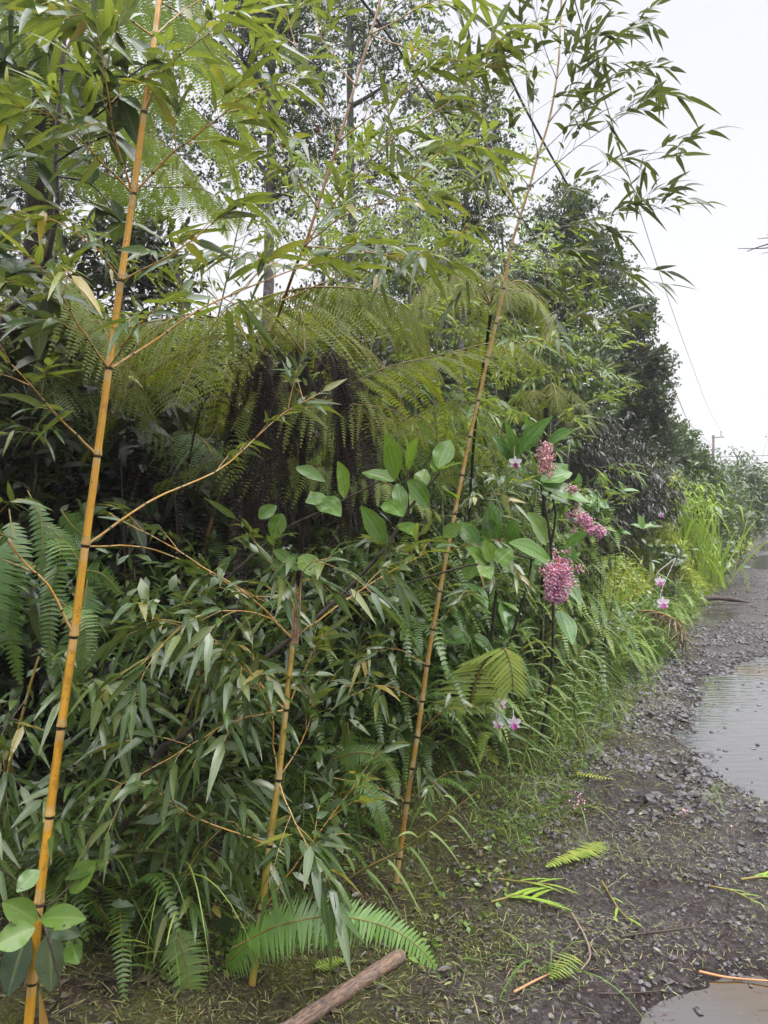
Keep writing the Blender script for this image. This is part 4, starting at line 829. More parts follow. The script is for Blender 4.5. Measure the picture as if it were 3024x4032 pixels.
# mixed leafy undergrowth
mb = MB()
def leafmass(mb, n_, ur, wr, hr, L, Wf=.3, up=.3, prof='lance', droop=.3, ns=3, per=5, sprd=.05):
    x, y, z = inside_forest(n_, ur, wr, hr); C = np.stack([x, y, z], -1)
    for _ in range(per):
        l = U(*L, n_); leaves(mb, C+rng.normal(0, sprd, C.shape), rdir(n_, up), rdir(n_, 1.5), l, l*Wf*U(.8, 1.2, n_), droop, .1, ns, 2 if ns < 4 else 3, prof)
leafmass(mb, 2600, (2.4, 8), (.25, 1.8), (.05, 1.4), (.05, .12), .32)
leafmass(mb, 3200, (7, 16), (.1, 1.8), (.05, 1.7), (.06, .14), .35); leafmass(mb, 1500, (4.8, 9), (.6, 1.8), (1.0, 2.1), (.05, .12), .32)
tag(mb.obj('leafy_undergrowth', BUSH), 'tangled small leaved plants filling the shade under the canes', None, kind='stuff')
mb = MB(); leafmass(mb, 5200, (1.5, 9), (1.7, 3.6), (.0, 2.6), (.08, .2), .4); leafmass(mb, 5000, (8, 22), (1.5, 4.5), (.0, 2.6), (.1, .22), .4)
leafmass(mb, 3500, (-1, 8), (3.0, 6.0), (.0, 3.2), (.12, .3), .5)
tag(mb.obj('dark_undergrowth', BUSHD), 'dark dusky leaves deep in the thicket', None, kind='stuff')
mb = MB()
def sprays(mb, n_, ur, wr, hr, L, W, k=(3, 6)):
    x, y, z = inside_forest(n_, ur, wr, hr)
    for i in range(n_): leafy(mb, np.array([x[i], y[i], z[i]]), nrm(rdir(1)[0]*[1, 1, .6]+[.4, -.4, -.1]), int(U(*k)), L*U(.8, 1.2), W, droop=.3)
sprays(mb, 900, (2.6, 8), (.5, 2.2), (.1, 1.3), .12, .018); sprays(mb, 260, (4.5, 8), (.5, 2.0), (1.2, 2.0), .12, .018)
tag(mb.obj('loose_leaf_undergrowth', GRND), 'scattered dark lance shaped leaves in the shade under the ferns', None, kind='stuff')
# dead brown ferns and stems inside
mb = MB()
x, y, z = inside_forest(520, (3.4, 9), (.9, 2.6), (.6, 2.2))
for i in range(len(x)):
    p = np.array([x[i], y[i], z[i]]); o_ = rdir(1)[0]*[1, 1, 0]; l = U(.4, 1.0)
    frond_simple(mb, [p, p+o_*.15+[0, 0, .03], p+o_*.25+[0, 0, -l*.5], p+o_*.28+[0, 0, -l]], U(.06, .12), 34, .4, rnd=U(0, 1), r=.002)
x, y, z = inside_forest(90, (3, 10), (.5, 3), (.0, .05)); A_ = np.stack([x, y, z], -1)
B_ = A_+np.stack([rng.normal(0, .3, len(x)), rng.normal(0, .3, len(x)), U(1, 2.6, len(x))], -1); sticks(mb, A_, B_, U(.003, .007, len(x)), .002, mi=1)
tag(mb.obj('dead_undergrowth', [DEAD, STIPD]), 'brown dead fronds and bare stems hanging in the shade', None, kind='stuff')
# ------------------------------------------------------------------ trees
def tree(label, trunk, blobs, mat, name='tree', cat='tree', group='grey barked trees along the road', leafL=(.03, .05), prof='round', wf=.62, dens=1.0, r=.06, tuft=(6, 10), sub=1.0, bark=None, fine=.16, droop=.1, up=.5):
    """trunk: 3D points; blobs: (centre, (rx,ry,rz), tufts)"""
    b0 = np.array(trunk[0], float); T = Thing(name, label, cat, b0, group)
    b = MB(); P = crv(trunk, 20)+np.cumsum(rng.normal(0, .012, (20, 3)), 0)*[1, 1, 0]; tube(b, P, np.linspace(r, r*.35, 20), 8)
    lf = MB(); tw = MB()
    for c, rad3, nt_ in blobs:
        c = np.array(c, float); rad3 = np.array(rad3, float)
        j = int(np.clip(np.searchsorted(P[:, 2], c[2]-rad3[2]*1.1), 3, 19)); A = P[j]
        L1 = crv([A, (A+c)/2+rng.normal(0, .08, 3), c], 8); tube(b, L1, np.linspace(r*.4, r*.12, 8), 6)
        nsub = max(3, int(nt_/14)); d = rdir(nsub); S = c+d*rad3*(U(.25, 1, nsub)**.5)[:, None]
        st = L1[rng.integers(3, 8, nsub)]
        for a_, s_ in zip(st, S):
            pp = crv([a_, (a_+s_)/2+rng.normal(0, .06, 3), s_], 6); tube(tw, pp, np.linspace(r*.12, r*.04, 6), 4, cap=False)
        k = int(nt_/nsub); TC = (S[:, None]+rng.normal(0, 1, (nsub, k, 3))*fine*sub).reshape(-1, 3)
        sticks(tw, np.repeat(S, k, 0), TC, r*.035, r*.02)
        q = int(U(*tuft))
        O = np.repeat(TC, q, 0)+rng.normal(0, leafL[1]*.35, (len(TC)*q, 3)); l = U(*leafL, len(O))
        ax = np.repeat(nrm(TC-np.repeat(S, k, 0)), q, 0)
        rn = np.clip(np.repeat(np.repeat(rng.random(nsub)*.5, k), q)+rng.random(len(O))*.5, 0, 1)
        if mat is OHIA: rn = np.where(np.repeat(rng.random(len(TC)) < .004, q), .99, rn*.95)
        leaves(lf, O, nrm(ax*.7+rdir(len(O), up)), rdir(len(O), 1.), l, l*wf, droop, 0, 2, 2, prof, rnd=rn)
    T.part('trunk', b, bark or BARK)
    cr_ = T.part('crown', lf, mat); T.part('twig', tw, BARKD, parent=cr_)
    return T
def qb(x, y, Y, rx, ry, nt_, rd=None):
    """crown clump by photo position: radii in photo pixels turned to metres at its depth"""
    k = Y/740/2.1602; return (Q(x, y, Y), (rx*k, rd or (rx*k*.9), ry*k), nt_)
def gt(x, Y, Y2=None): p = Q(x, 1100, Y); return np.array([p[0], p[1], gz(p[0], p[1])-.05])

tree('tall grey tree left of centre with sparse round leaves against the sky', [gt(560, 7.2), Q(565, 900, 7.2), Q(568, 500, 7.2), Q(575, 200, 7.2), Q(585, -80, 7.3)],
     [qb(520, 120, 7.2, 110, 130, 310), qb(640, 60, 7.3, 110, 90, 310), qb(640, 260, 7.2, 90, 90, 189), qb(470, 330, 7.4, 90, 90, 189), qb(560, -60, 7.2, 160, 100, 324), qb(700, 170, 7.2, 60, 80, 121), qb(600, 430, 7.5, 110, 80, 216)], OHIA, r=.07)
tree('slim grey tree in the middle with thin branches against the sky', [gt(775, 8), Q(770, 900, 8), Q(768, 500, 8), Q(766, 150, 8), Q(762, -60, 8)],
     [qb(780, 50, 8, 110, 100, 318), qb(860, 160, 8, 90, 90, 195), qb(720, 330, 8, 80, 80, 134), qb(840, 360, 8.3, 80, 80, 183), qb(780, 520, 8.3, 120, 100, 318), qb(900, 40, 8.2, 60, 70, 110)], OHIA, r=.065)
tree('round topped dark tree standing out against the white sky right of centre', [gt(1010, 8.8), Q(1000, 900, 8.8), Q(1005, 500, 8.8), Q(1010, 260, 8.8)],
     [qb(1010, 215, 8.8, 75, 65, 237), qb(1040, 320, 8.8, 60, 80, 237), qb(960, 330, 8.8, 80, 80, 180), qb(1050, 440, 9, 60, 90, 237), qb(960, 470, 9, 80, 90, 216), qb(1010, 600, 9, 100, 90, 288), qb(900, 600, 9, 90, 90, 216), qb(930, 210, 8.7, 45, 50, 64)], OHIA, r=.06, leafL=(.035, .055), fine=.115)
tree('broad dark tree stepping down behind the bamboo spray', [gt(1220, 11), Q(1220, 800, 11), Q(1230, 500, 11)],
     [qb(1215, 470, 11, 70, 60, 352), qb(1270, 540, 11, 60, 60, 319), qb(1180, 580, 11, 80, 70, 336), qb(1250, 650, 11, 90, 80, 436), qb(1150, 700, 11, 90, 80, 352), qb(1280, 620, 11, 50, 60, 201), qb(1240, 780, 11, 100, 80, 436), qb(1100, 640, 11, 90, 100, 268), qb(1130, 820, 11, 100, 80, 352), qb(1220, 425, 11, 30, 25, 58)], OHIA, r=.07, leafL=(.045, .07), fine=.115)
tree('dark tree with a ragged right edge beside the black cable', [gt(1340, 14), Q(1340, 900, 14), Q(1345, 700, 14)],
     [qb(1325, 600, 14, 35, 35, 175), qb(1370, 680, 14, 42, 45, 292), qb(1350, 760, 14, 60, 50, 370), qb(1405, 790, 14, 38, 45, 273), qb(1360, 850, 14, 70, 60, 468), qb(1415, 880, 14, 38, 50, 292), qb(1380, 940, 14.3, 80, 60, 468), qb(1290, 900, 14, 80, 70, 409), qb(1440, 960, 14.5, 45, 50, 234), qb(1300, 760, 14, 50, 60, 243)], OHIA, r=.08, leafL=(.055, .09), fine=.115)
tree('bushy green tree in front of the pole with large glossy leaves', [gt(1470, 19), Q(1465, 1050, 19), Q(1460, 980, 19)],
     [qb(1462, 958, 19, 34, 28, 320), qb(1500, 1026, 19, 30, 28, 352), qb(1440, 998, 19, 55, 45, 448), qb(1520, 1016, 19, 12, 9, 80), qb(1490, 1048, 19, 60, 40, 512), qb(1510, 991, 19, 10, 8, 41)], BUSH, leafL=(.09, .14), r=.05, wf=.45, prof='oval', fine=.15, group='green shrubs along the road')
tree('pale hazy tree behind the glossy leaved tree', [gt(1490, 30), Q(1490, 1000, 30)],
     [qb(1480, 998, 30, 60, 40, 260), qb(1515, 1056, 30, 30, 24, 200), qb(1500, 1076, 30, 60, 50, 260)], OHIA, leafL=(.08, .13), r=.06, fine=.2)
tree('wide shrub with drooping leaves at the pole foot', [gt(1560, 24), Q(1565, 1080, 24)],
     [qb(1530, 1081, 23, 45, 34, 390), qb(1598, 1056, 24, 28, 28, 300), qb(1620, 1036, 24, 20, 22, 135), qb(1560, 1106, 22, 60, 45, 480), qb(1500, 1106, 20, 50, 45, 450), qb(1610, 1086, 24, 30, 35, 240), qb(1600, 1026, 24, 12, 12, 75)], BUSH, leafL=(.13, .24), r=.08, wf=.33, prof='lance', fine=.35, droop=.4, up=0, group='green shrubs along the road')
tree('shrub with big pale green leaves behind the tall grass', [gt(1440, 17), Q(1450, 1120, 17)],
     [qb(1480, 1120, 16.5, 60, 50, 260), qb(1420, 1080, 17, 60, 60, 260), qb(1530, 1140, 17, 40, 40, 150), qb(1480, 1190, 16, 60, 40, 160)], BUSH, leafL=(.12, .24), r=.06, wf=.45, prof='ovate', fine=.3, droop=.3, group='green shrubs along the road')
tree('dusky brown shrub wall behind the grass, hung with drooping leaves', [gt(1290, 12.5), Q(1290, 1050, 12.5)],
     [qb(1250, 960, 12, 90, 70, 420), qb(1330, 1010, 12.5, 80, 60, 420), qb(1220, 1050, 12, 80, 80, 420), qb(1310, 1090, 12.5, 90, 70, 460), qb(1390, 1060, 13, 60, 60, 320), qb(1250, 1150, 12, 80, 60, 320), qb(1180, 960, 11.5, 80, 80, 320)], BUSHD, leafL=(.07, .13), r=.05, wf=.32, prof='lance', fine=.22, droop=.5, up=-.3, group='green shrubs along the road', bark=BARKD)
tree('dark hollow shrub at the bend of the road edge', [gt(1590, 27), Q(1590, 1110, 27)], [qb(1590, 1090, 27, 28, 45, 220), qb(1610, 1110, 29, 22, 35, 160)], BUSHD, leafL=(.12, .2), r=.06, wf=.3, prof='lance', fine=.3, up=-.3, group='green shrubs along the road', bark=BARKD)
tree('hazy grey tree where the road vanishes, at the right edge', [gt(1650, 48), Q(1650, 1080, 48)], [qb(1640, 1060, 46, 26, 32, 300), qb(1650, 1100, 46, 22, 35, 300), qb(1625, 1110, 42, 20, 30, 200), qb(1665, 1080, 50, 22, 40, 260)], OHIA, leafL=(.14, .22), r=.12, fine=.4)
tree('farthest hazy trees edge beyond the bend', [gt(1672, 80), Q(1675, 1085, 80)], [qb(1665, 1110, 80, 16, 22, 200), qb(1685, 1100, 80, 22, 26, 200)], OHIA, leafL=(.25, .4), r=.15, fine=.7)
# deep trees on the left side that close the view
for (x, Y, top, lab, dn, mt) in [(60, 7.5, 60, 'tree deep behind the broad leaved tree, upper left', 1.0, OHIA), (250, 8.5, -20, 'thin tree glimpsed between the hanging fern fronds', .6, OHIA), (380, 7.0, 500, 'low dark tree behind the golden cane', 1.4, BUSHD),
                                (150, 6.5, 700, 'dark small tree in the shade at the left', 1.4, BUSHD), (700, 9.5, 500, 'tree seen through the brown cane foliage', 1.2, OHIA), (880, 10.5, 420, 'slender tree behind the thin bright bamboo', 1.0, OHIA), (600, 8, 780, 'shaded tree behind the arching tree fern', 1.3, BUSHD), (860, 9, 820, 'low tree behind the light green fern thicket', 1.3, BUSH), (1080, 10, 760, 'leafy tree behind the olive tree fern', 1.3, BUSH), (1000, 12, 500, 'grey tree in the second row, right of centre', 1.1, OHIA), (880, 11, 430, 'leafy tree filling the gap behind the slim grey tree', .9, OHIA), (1080, 12.5, 480, 'green tree just left of the stepped dark trees', 1.2, BUSH)]:
    bl = []
    for k in range(8):
        yy = top+U(0, 1)*(1100-top); bl.append(qb(x+U(-130, 130), yy, Y+U(-.4, .4), 110, 100, int(200*dn)))
    tree(lab, [gt(x, Y), Q(x+10, (1100+top)/2, Y), Q(x, top, Y)], bl, mt, r=.055, leafL=(.035, .06) if mt is OHIA else (.07, .13), prof='round' if mt is OHIA else 'oval', wf=.6 if mt is OHIA else .42, bark=BARK if mt is OHIA else BARKD)
# far wood closing the view behind everything
mb = MB()
x, y, z = inside_forest(26000, (4, 60), (4.5, 11), (0, 3.6)); z = z*(1-.0*y); k = len(x); l = U(.14, .35, k)
leaves(mb, np.stack([x, y, z], -1), rdir(k), rdir(k, 1), l, l*.5, .2, 0, 2, 2, 'oval')
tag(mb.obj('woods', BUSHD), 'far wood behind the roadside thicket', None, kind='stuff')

# ------------------------------------------------------------------ broad leaved plants placed leaf by leaf
def bigleaf(mb, a, b, W, N=(0, -.4, 1.), droop=.15, prof='ovate', fold=.25, rnd=None, wave=.05):
    a = np.array(a); b = np.array(b); L = np.linalg.norm(b-a); D = nrm(b+np.array([0, 0, droop*L])-a)
    leaves(mb, a[None], D[None], np.array([N], float), L, W, droop, fold, 10, 7, prof, rnd=rnd if rnd is not None else U(.1, .9), wave=wave)
MP = 1/740/2.1602
# pink flowered shrub
b0 = gbase(1165, 1640); T = Thing('flowering_shrub', 'broad leaved shrub with hanging clusters of pink flower buds', 'shrub', b0)
b = MB(); Y = 4.3
tube(b, crv([b0, Q(1188, 1480, 4.6), Q(1195, 1350, 4.5), Q(1190, 1180, 4.4), Q(1170, 1060, 4.35), Q(1165, 1020, 4.3)], 16), np.linspace(.011, .006, 16), 7)
tube(b, crv([Q(1080, 1600, 4.7), Q(1060, 1420, 4.5), Q(1075, 1260, 4.4), Q(1085, 1190, 4.2)], 12), np.linspace(.013, .007, 12), 7)
tube(b, crv([Q(1060, 1500, 4.6), Q(1110, 1360, 4.5), Q(1140, 1260, 4.4), Q(1150, 1190, 4.3)], 12), np.linspace(.010, .006, 12), 7)
tube(b, crv([Q(1085, 1190, 4.2), Q(1140, 1205, 4.1), Q(1200, 1225, 4.05)], 8), .006, 6)
tube(b, crv([Q(1190, 1180, 4.4), Q(1200, 1100, 4.35), Q(1170, 1020, 4.3), Q(1150, 980, 4.3)], 8), .007, 6)
T.part('stem', b, BARKD)
L_ = [ # node, tip, width px, depth
 (1200, 1220, 1275, 1145, 72, 4.05), (1195, 1220, 1095, 1170, 62, 4.0), (1085, 1190, 1012, 1180, 60, 4.1), (1078, 1180, 1055, 1080, 66, 4.2), (1180, 1175, 1135, 1100, 62, 4.2), (1200, 1230, 1250, 1300, 40, 4.35), (1200, 1228, 1150, 1215, 40, 4.15),
 (1160, 1050, 1140, 960, 56, 4.3), (1160, 1055, 1108, 995, 50, 4.25), (1165, 1045, 1230, 1000, 62, 4.3), (1170, 1040, 1238, 1020, 56, 4.2), (1170, 1050, 1270, 1085, 52, 4.2), (1155, 1055, 1090, 1040, 44, 4.3), (1165, 1060, 1230, 1090, 44, 4.35),
 (1140, 975, 1200, 890, 56, 4.5), (1120, 980, 1185, 905, 60, 4.4), (1110, 990, 1090, 900, 52, 4.5), (1175, 970, 1240, 930, 58, 4.5), (1150, 960, 1130, 890, 50, 4.6), (1110, 1000, 1060, 940, 50, 4.5),
 (1085, 1190, 1120, 1120, 50, 4.3), (1000, 1250, 1060, 1200, 50, 4.0), (1010, 1260, 1050, 1310, 44, 4.0), (1030, 1180, 985, 1120, 46, 4.1), (1210, 1320, 1235, 1390, 44, 4.3), (1075, 1420, 1020, 1370, 50, 4.3), (1070, 1430, 1120, 1480, 46, 4.3), (1010, 1370, 955, 1390, 56, 4.1)]
for a, bq, c, d, wpx, Yl in L_:
    b = MB(); bigleaf(b, Q(a, bq, Yl), Q(c, d, Yl-U(-.05, .3)), wpx*.98*MP*Yl, N=(U(-.6, .6), -U(.5, 1.1), 1.), droop=.12); T.part('leaf', b, MEDI)
PINK = plain('pink_bud', [(.3, (.54, .22, .38)), (.7, (.74, .44, .58))], .5, 30); PINKP = plain('pale_pink_bud', [(.3, (.55, .25, .30)), (.7, (.75, .48, .50))], .5, 30); PSTEM = plain('pink_stalk', [(.3, (.55, .10, .12)), (.7, (.65, .22, .22))], .5, 20)
def panicle(T, q, Wpx, n, mat, Y, lab):
    P = crv([Q(x, y, Y) for x, y in q], 20); st = MB(); bd = MB(); tube(st, P, np.linspace(.006, .0025, 20), 6)
    ends = []
    for i in range(n):
        f = .15+.85*i/n; A = at_t(P, np.array([f]))[0]; L = Wpx*1.25*MP*Y*(1.15-f)**.8*U(.45, 1.1)
        D = rdir(1)[0]; D[2] = D[2]*.5-.1; D[1] *= .7; E = A+nrm(D)*L; M = (A+E)/2
        ends += [(M, E), (A, M)]
    A_ = np.array([a for a, e_ in ends]); E_ = np.array([e_ for a, e_ in ends]); sticks(st, A_, E_, .0022, .0014)
    C = []
    for M, E in ends:
        k = 9; d = rdir(k); c = E+d*U(.012, .03, k)[:, None]; C.append(c); sticks(st, np.repeat(E[None], k, 0), c, .0009, .0007)
    C = np.concatenate(C); balls(bd, C, U(.0035, .0058, len(C)), squash=(1, 1, 1.3))
    o = T.part('flower_cluster', st, PSTEM, label=lab); T.part('bud', bd, mat, parent=o)
panicle(T, [(1208, 1205), (1204, 1250), (1203, 1265), (1199, 1298)], 38, 66, PINK, 3.85, 'large hanging magenta pink cluster')
panicle(T, [(1170, 1030), (1178, 990), (1180, 960)], 26, 22, PINKP, 4.25, 'pale pink upright cluster')
panicle(T, [(1235, 1110), (1262, 1125), (1290, 1148), (1302, 1155)], 24, 24, PINK, 4.2, 'pink cluster leaning to the right')
panicle(T, [(1222, 1070), (1234, 1060), (1238, 1052)], 13, 8, PINKP, 4.25, 'small cream pink cluster')
panicle(T, [(1075, 1170), (1085, 1190), (1090, 1215)], 18, 10, plain('dull_red_bud', [(.3, (.20, .05, .08)), (.7, (.35, .1, .15))], .5, 30), 4.15, 'dull red fruiting cluster')

# leaning sapling with big bright leaves in the middle
b0 = Q(200, 1750, 2.55)*[1, 1, 0]; b0[2] = gz(b0[0], b0[1])
T = Thing('sapling', 'leaning brown stemmed sapling with big bright oval leaves in the middle', 'sapling', b0)
b = MB(); tube(b, crv([b0, Q(331, 1643, 2.55), Q(397, 1587, 2.6), Q(503, 1481, 2.65), Q(549, 1441, 2.68), Q(640, 1370, 2.72), Q(734, 1289, 2.78), Q(830, 1187, 2.82), Q(863, 1130, 2.84), Q(890, 1090, 2.85)], 30), np.linspace(.013, .005, 30), 8); T.part('stem', b, BARKD)
def limb(pts, r0, r1):
    b = MB(); tube(b, crv([Q(*p) for p in pts], 14), np.linspace(r0, r1, 14), 6); return T.part('branch', b, BARKD)
limb([(734, 1289, 2.78), (846, 1269, 2.75), (1005, 1223, 2.72), (1083, 1215, 2.7)], .006, .003)
limb([(480, 1260, 3.0), (605, 1150, 2.95), (711, 1097, 2.85), (823, 1038, 2.8)], .0065, .0035)
limb([(883, 1097, 2.85), (880, 1040, 2.8), (885, 985, 2.8)], .004, .0025); limb([(890, 1090, 2.85), (930, 1045, 2.8), (950, 1020, 2.8)], .004, .0025); limb([(711, 1097, 2.85), (700, 1085, 2.8), (690, 1075, 2.8)], .003, .002)
LL = [(855, 1035, 830, 930, 52, 2.8), (885, 1000, 872, 935, 30, 2.75), (880, 1015, 905, 940, 36, 2.8), (945, 1010, 975, 945, 46, 2.75), (945, 1020, 935, 990, 26, 2.75), (940, 1020, 1000, 1000, 34, 2.8), (880, 1040, 925, 1095, 56, 2.75), (850, 1040, 780, 1020, 44, 2.8), (858, 1045, 870, 1110, 34, 2.7),
      (905, 1055, 920, 1010, 36, 2.8), (745, 1075, 728, 990, 44, 2.75), (690, 1080, 735, 1115, 50, 2.75), (695, 1078, 660, 1085, 36, 2.7), (705, 1095, 668, 1060, 34, 2.8), (830, 1180, 775, 1085, 52, 2.75), (830, 1085, 870, 1115, 40, 2.7), (863, 1130, 900, 1160, 34, 2.75),
      (1050, 1220, 1005, 1180, 40, 2.7), (1060, 1215, 1045, 1160, 38, 2.7), (1075, 1215, 1110, 1185, 44, 2.65), (1080, 1220, 1115, 1240, 36, 2.7), (1040, 1225, 1060, 1250, 34, 2.65), (650, 1200, 690, 1250, 44, 2.9), (590, 1190, 640, 1230, 38, 2.9), (610, 1110, 590, 1160, 40, 2.9),
      (640, 1010, 700, 1040, 34, 2.9), (960, 1160, 1000, 1130, 34, 2.8), (985, 1075, 955, 1055, 40, 2.8), (560, 1120, 600, 1090, 34, 2.9)]
for a, bq, c, d, wpx, Yl in LL:
    b = MB(); bigleaf(b, Q(a, bq, Yl), Q(c, d, Yl-U(-.1, .15)), wpx*MP*Yl, N=(U(-.4, .4), -.9, .8), droop=.1, wave=.08); T.part('leaf', b, BROAD)

# broad leaved tree at upper left
b0 = Q(-40, 1700, 2.9)*[1, 1, 0]; b0[2] = gz(b0[0], b0[1])
T = Thing('small_tree', 'dark stemmed tree with oval leaves crossing in front of the upper left ferns', 'tree', b0)
b = MB(); tube(b, crv([b0, Q(-30, 1100, 2.9), Q(0, 720, 2.85), Q(60, 640, 2.8), Q(100, 560, 2.75), Q(125, 440, 2.7), Q(120, 350, 2.7), Q(135, 150, 2.7), Q(150, -60, 2.7)], 30), np.linspace(.016, .006, 30), 8); T.part('trunk', b, BARKD)
tips = []
for q in [[(125, 420, 2.7), (70, 340, 2.5), (20, 280, 2.4), (-20, 240, 2.3)], [(120, 350, 2.7), (170, 320, 2.5), (240, 290, 2.4)], [(120, 300, 2.7), (180, 270, 2.5), (260, 210, 2.4)], [(130, 200, 2.7), (60, 170, 2.5), (10, 130, 2.4)], [(135, 150, 2.7), (90, 100, 2.5), (60, 60, 2.4)],
          [(140, 60, 2.7), (200, 40, 2.5), (250, 70, 2.4)], [(100, 560, 2.75), (60, 500, 2.5), (0, 480, 2.4)], [(60, 640, 2.8), (20, 560, 2.5), (-10, 540, 2.4)], [(120, 380, 2.7), (200, 400, 2.6), (260, 480, 2.5)], [(0, 720, 2.85), (70, 700, 2.6), (100, 640, 2.5)], [(135, 150, 2.7), (190, 160, 2.5), (230, 150, 2.4)],
          [(150, -40, 2.7), (100, -20, 2.5), (30, 10, 2.4)], [(120, 300, 2.7), (50, 290, 2.4), (0, 350, 2.2)], [(0, 720, 2.85), (-10, 650, 2.5), (30, 590, 2.3)], [(130, 250, 2.7), (200, 220, 2.4), (330, 130, 2.3)]]:
    P = crv([Q(*k) for k in q], 10); b = MB(); tube(b, P, np.linspace(.005, .002, 10), 5); br_ = T.part('branch', b, BARKD)
    lf = MB()
    for f in (.45, .7, .85, 1., 1., 1.):
        A = at_t(P, np.array([f]))[0]
        for _ in range(2):
            D = rdir(1)[0]*[1, .6, .7]; L = U(.09, .15); bigleaf(lf, A, A+nrm(D)*L, L*U(.42, .55), N=(U(-.5, .5), -.5, 1), droop=.25)
    T.part('foliage', lf, BROADD, parent=br_)
# spotted leaves on a vine at bottom left
b0 = Q(80, 2212+160, 2.05)*[1, 1, 0]; b0[2] = gz(b0[0], b0[1])
T = Thing('vine', 'vine with spotted pale green leaves clasping the thickest cane', 'vine', b0)
b = MB(); tube(b, crv([b0, Q(130, 2150, 1.95), Q(110, 2050, 1.95), Q(92, 1990, 1.98), Q(72, 1960, 1.98), Q(30, 1900, 1.95), Q(-10, 1870, 1.9)], 18), np.linspace(.004, .002, 18), 6); tube(b, crv([Q(72, 1960, 1.98), Q(110, 1950, 1.97), Q(160, 1900, 2.0), Q(200, 1800, 2.05)], 8), .0022, 5); T.part('stem', b, BARKD)
for a, bq, c, d, wpx, Yl, mt in [(88, 1985, 188, 1985, 52, 1.93, SPOT), (80, 1990, 0, 1945, 52, 1.93, SPOT), (75, 2005, -10, 2045, 62, 1.9, SPOT), (150, 1925, 215, 1860, 60, 2.0, SPOT), (85, 1880, 38, 1925, 40, 1.96, SPOT), (95, 2000, 175, 2020, 44, 2.0, BROADD), (60, 2010, 20, 2140, 62, 2.06, BROADD), (110, 2010, 110, 2130, 62, 2.05, BROADD), (150, 2030, 170, 2080, 44, 2.0, SPOT), (140, 1900, 240, 1860, 30, 2.0, GRN)]:
    b = MB(); bigleaf(b, Q(a, bq, Yl), Q(c, d, Yl-.05), wpx*MP*Yl, N=(U(-.2, .2), -1, .9), droop=.1, prof='oval', wave=.06); T.part('leaf', b, mt)
b = MB(); bigleaf(b, Q(105, 2290, 1.95), Q(86, 2145, 1.95), 20*MP*2, N=(0.5, -1, .3), droop=-.05, prof='lance'); T.part('leaf', b, leafmat('orange_leaf', [(0, (.34, .20, .05)), (1, (.45, .22, .06))], transl=.3), label='withered orange leaf')
# more broad leaves between the thicket plants (right hand side)
for (qx, qy, Y, lab, h, k, mt) in [(1290, 1120, 7.0, 'leafy shrub with orange young leaves left of the tall grass', .5, 26, MEDI), (930, 1420, 4.6, 'low broad leaved plant between the sword ferns', .35, 16, MEDI), (1450, 1210, 11, 'broad leaved weed at the back of the grass clump', .5, 20, BUSH), (1050, 1330, 5.0, 'glossy leaved shrub under the orchid flowers', .5, 26, MEDI), (60, 1880, 2.9, 'broad leaved seedling in the lower left shade', .3, 12, BROADD), (250, 1330, 3.4, 'shrub with glossy leaves in the dark gap', .5, 18, BROADD)]:
    c = Q(qx, qy, Y); g0 = np.array([c[0], c[1], gz(c[0], c[1])]); T = Thing('shrub', lab, 'shrub', g0, 'broad leaved shrubs in the thicket'); st = MB(); lf = MB()
    for i in range(k):
        e_ = c+rng.normal(0, h*.35, 3); tube(st, crv([g0+rng.normal(0, .03, 3)*[1, 1, 0], (g0+e_)/2+rng.normal(0, .05, 3), e_], 6), np.linspace(.005, .002, 6), 4)
        for _ in range(5):
            D = rdir(1, .2)[0]; L = U(.10, .2); bigleaf(lf, e_, e_+D*L, L*U(.35, .5), N=(U(-.5, .5), -.5, 1), droop=.3, rnd=U(0, 1) if 'orange' not in lab else U(0, 1))
    T.part('stem', st, BARKD); T.part('foliage', lf, mt)

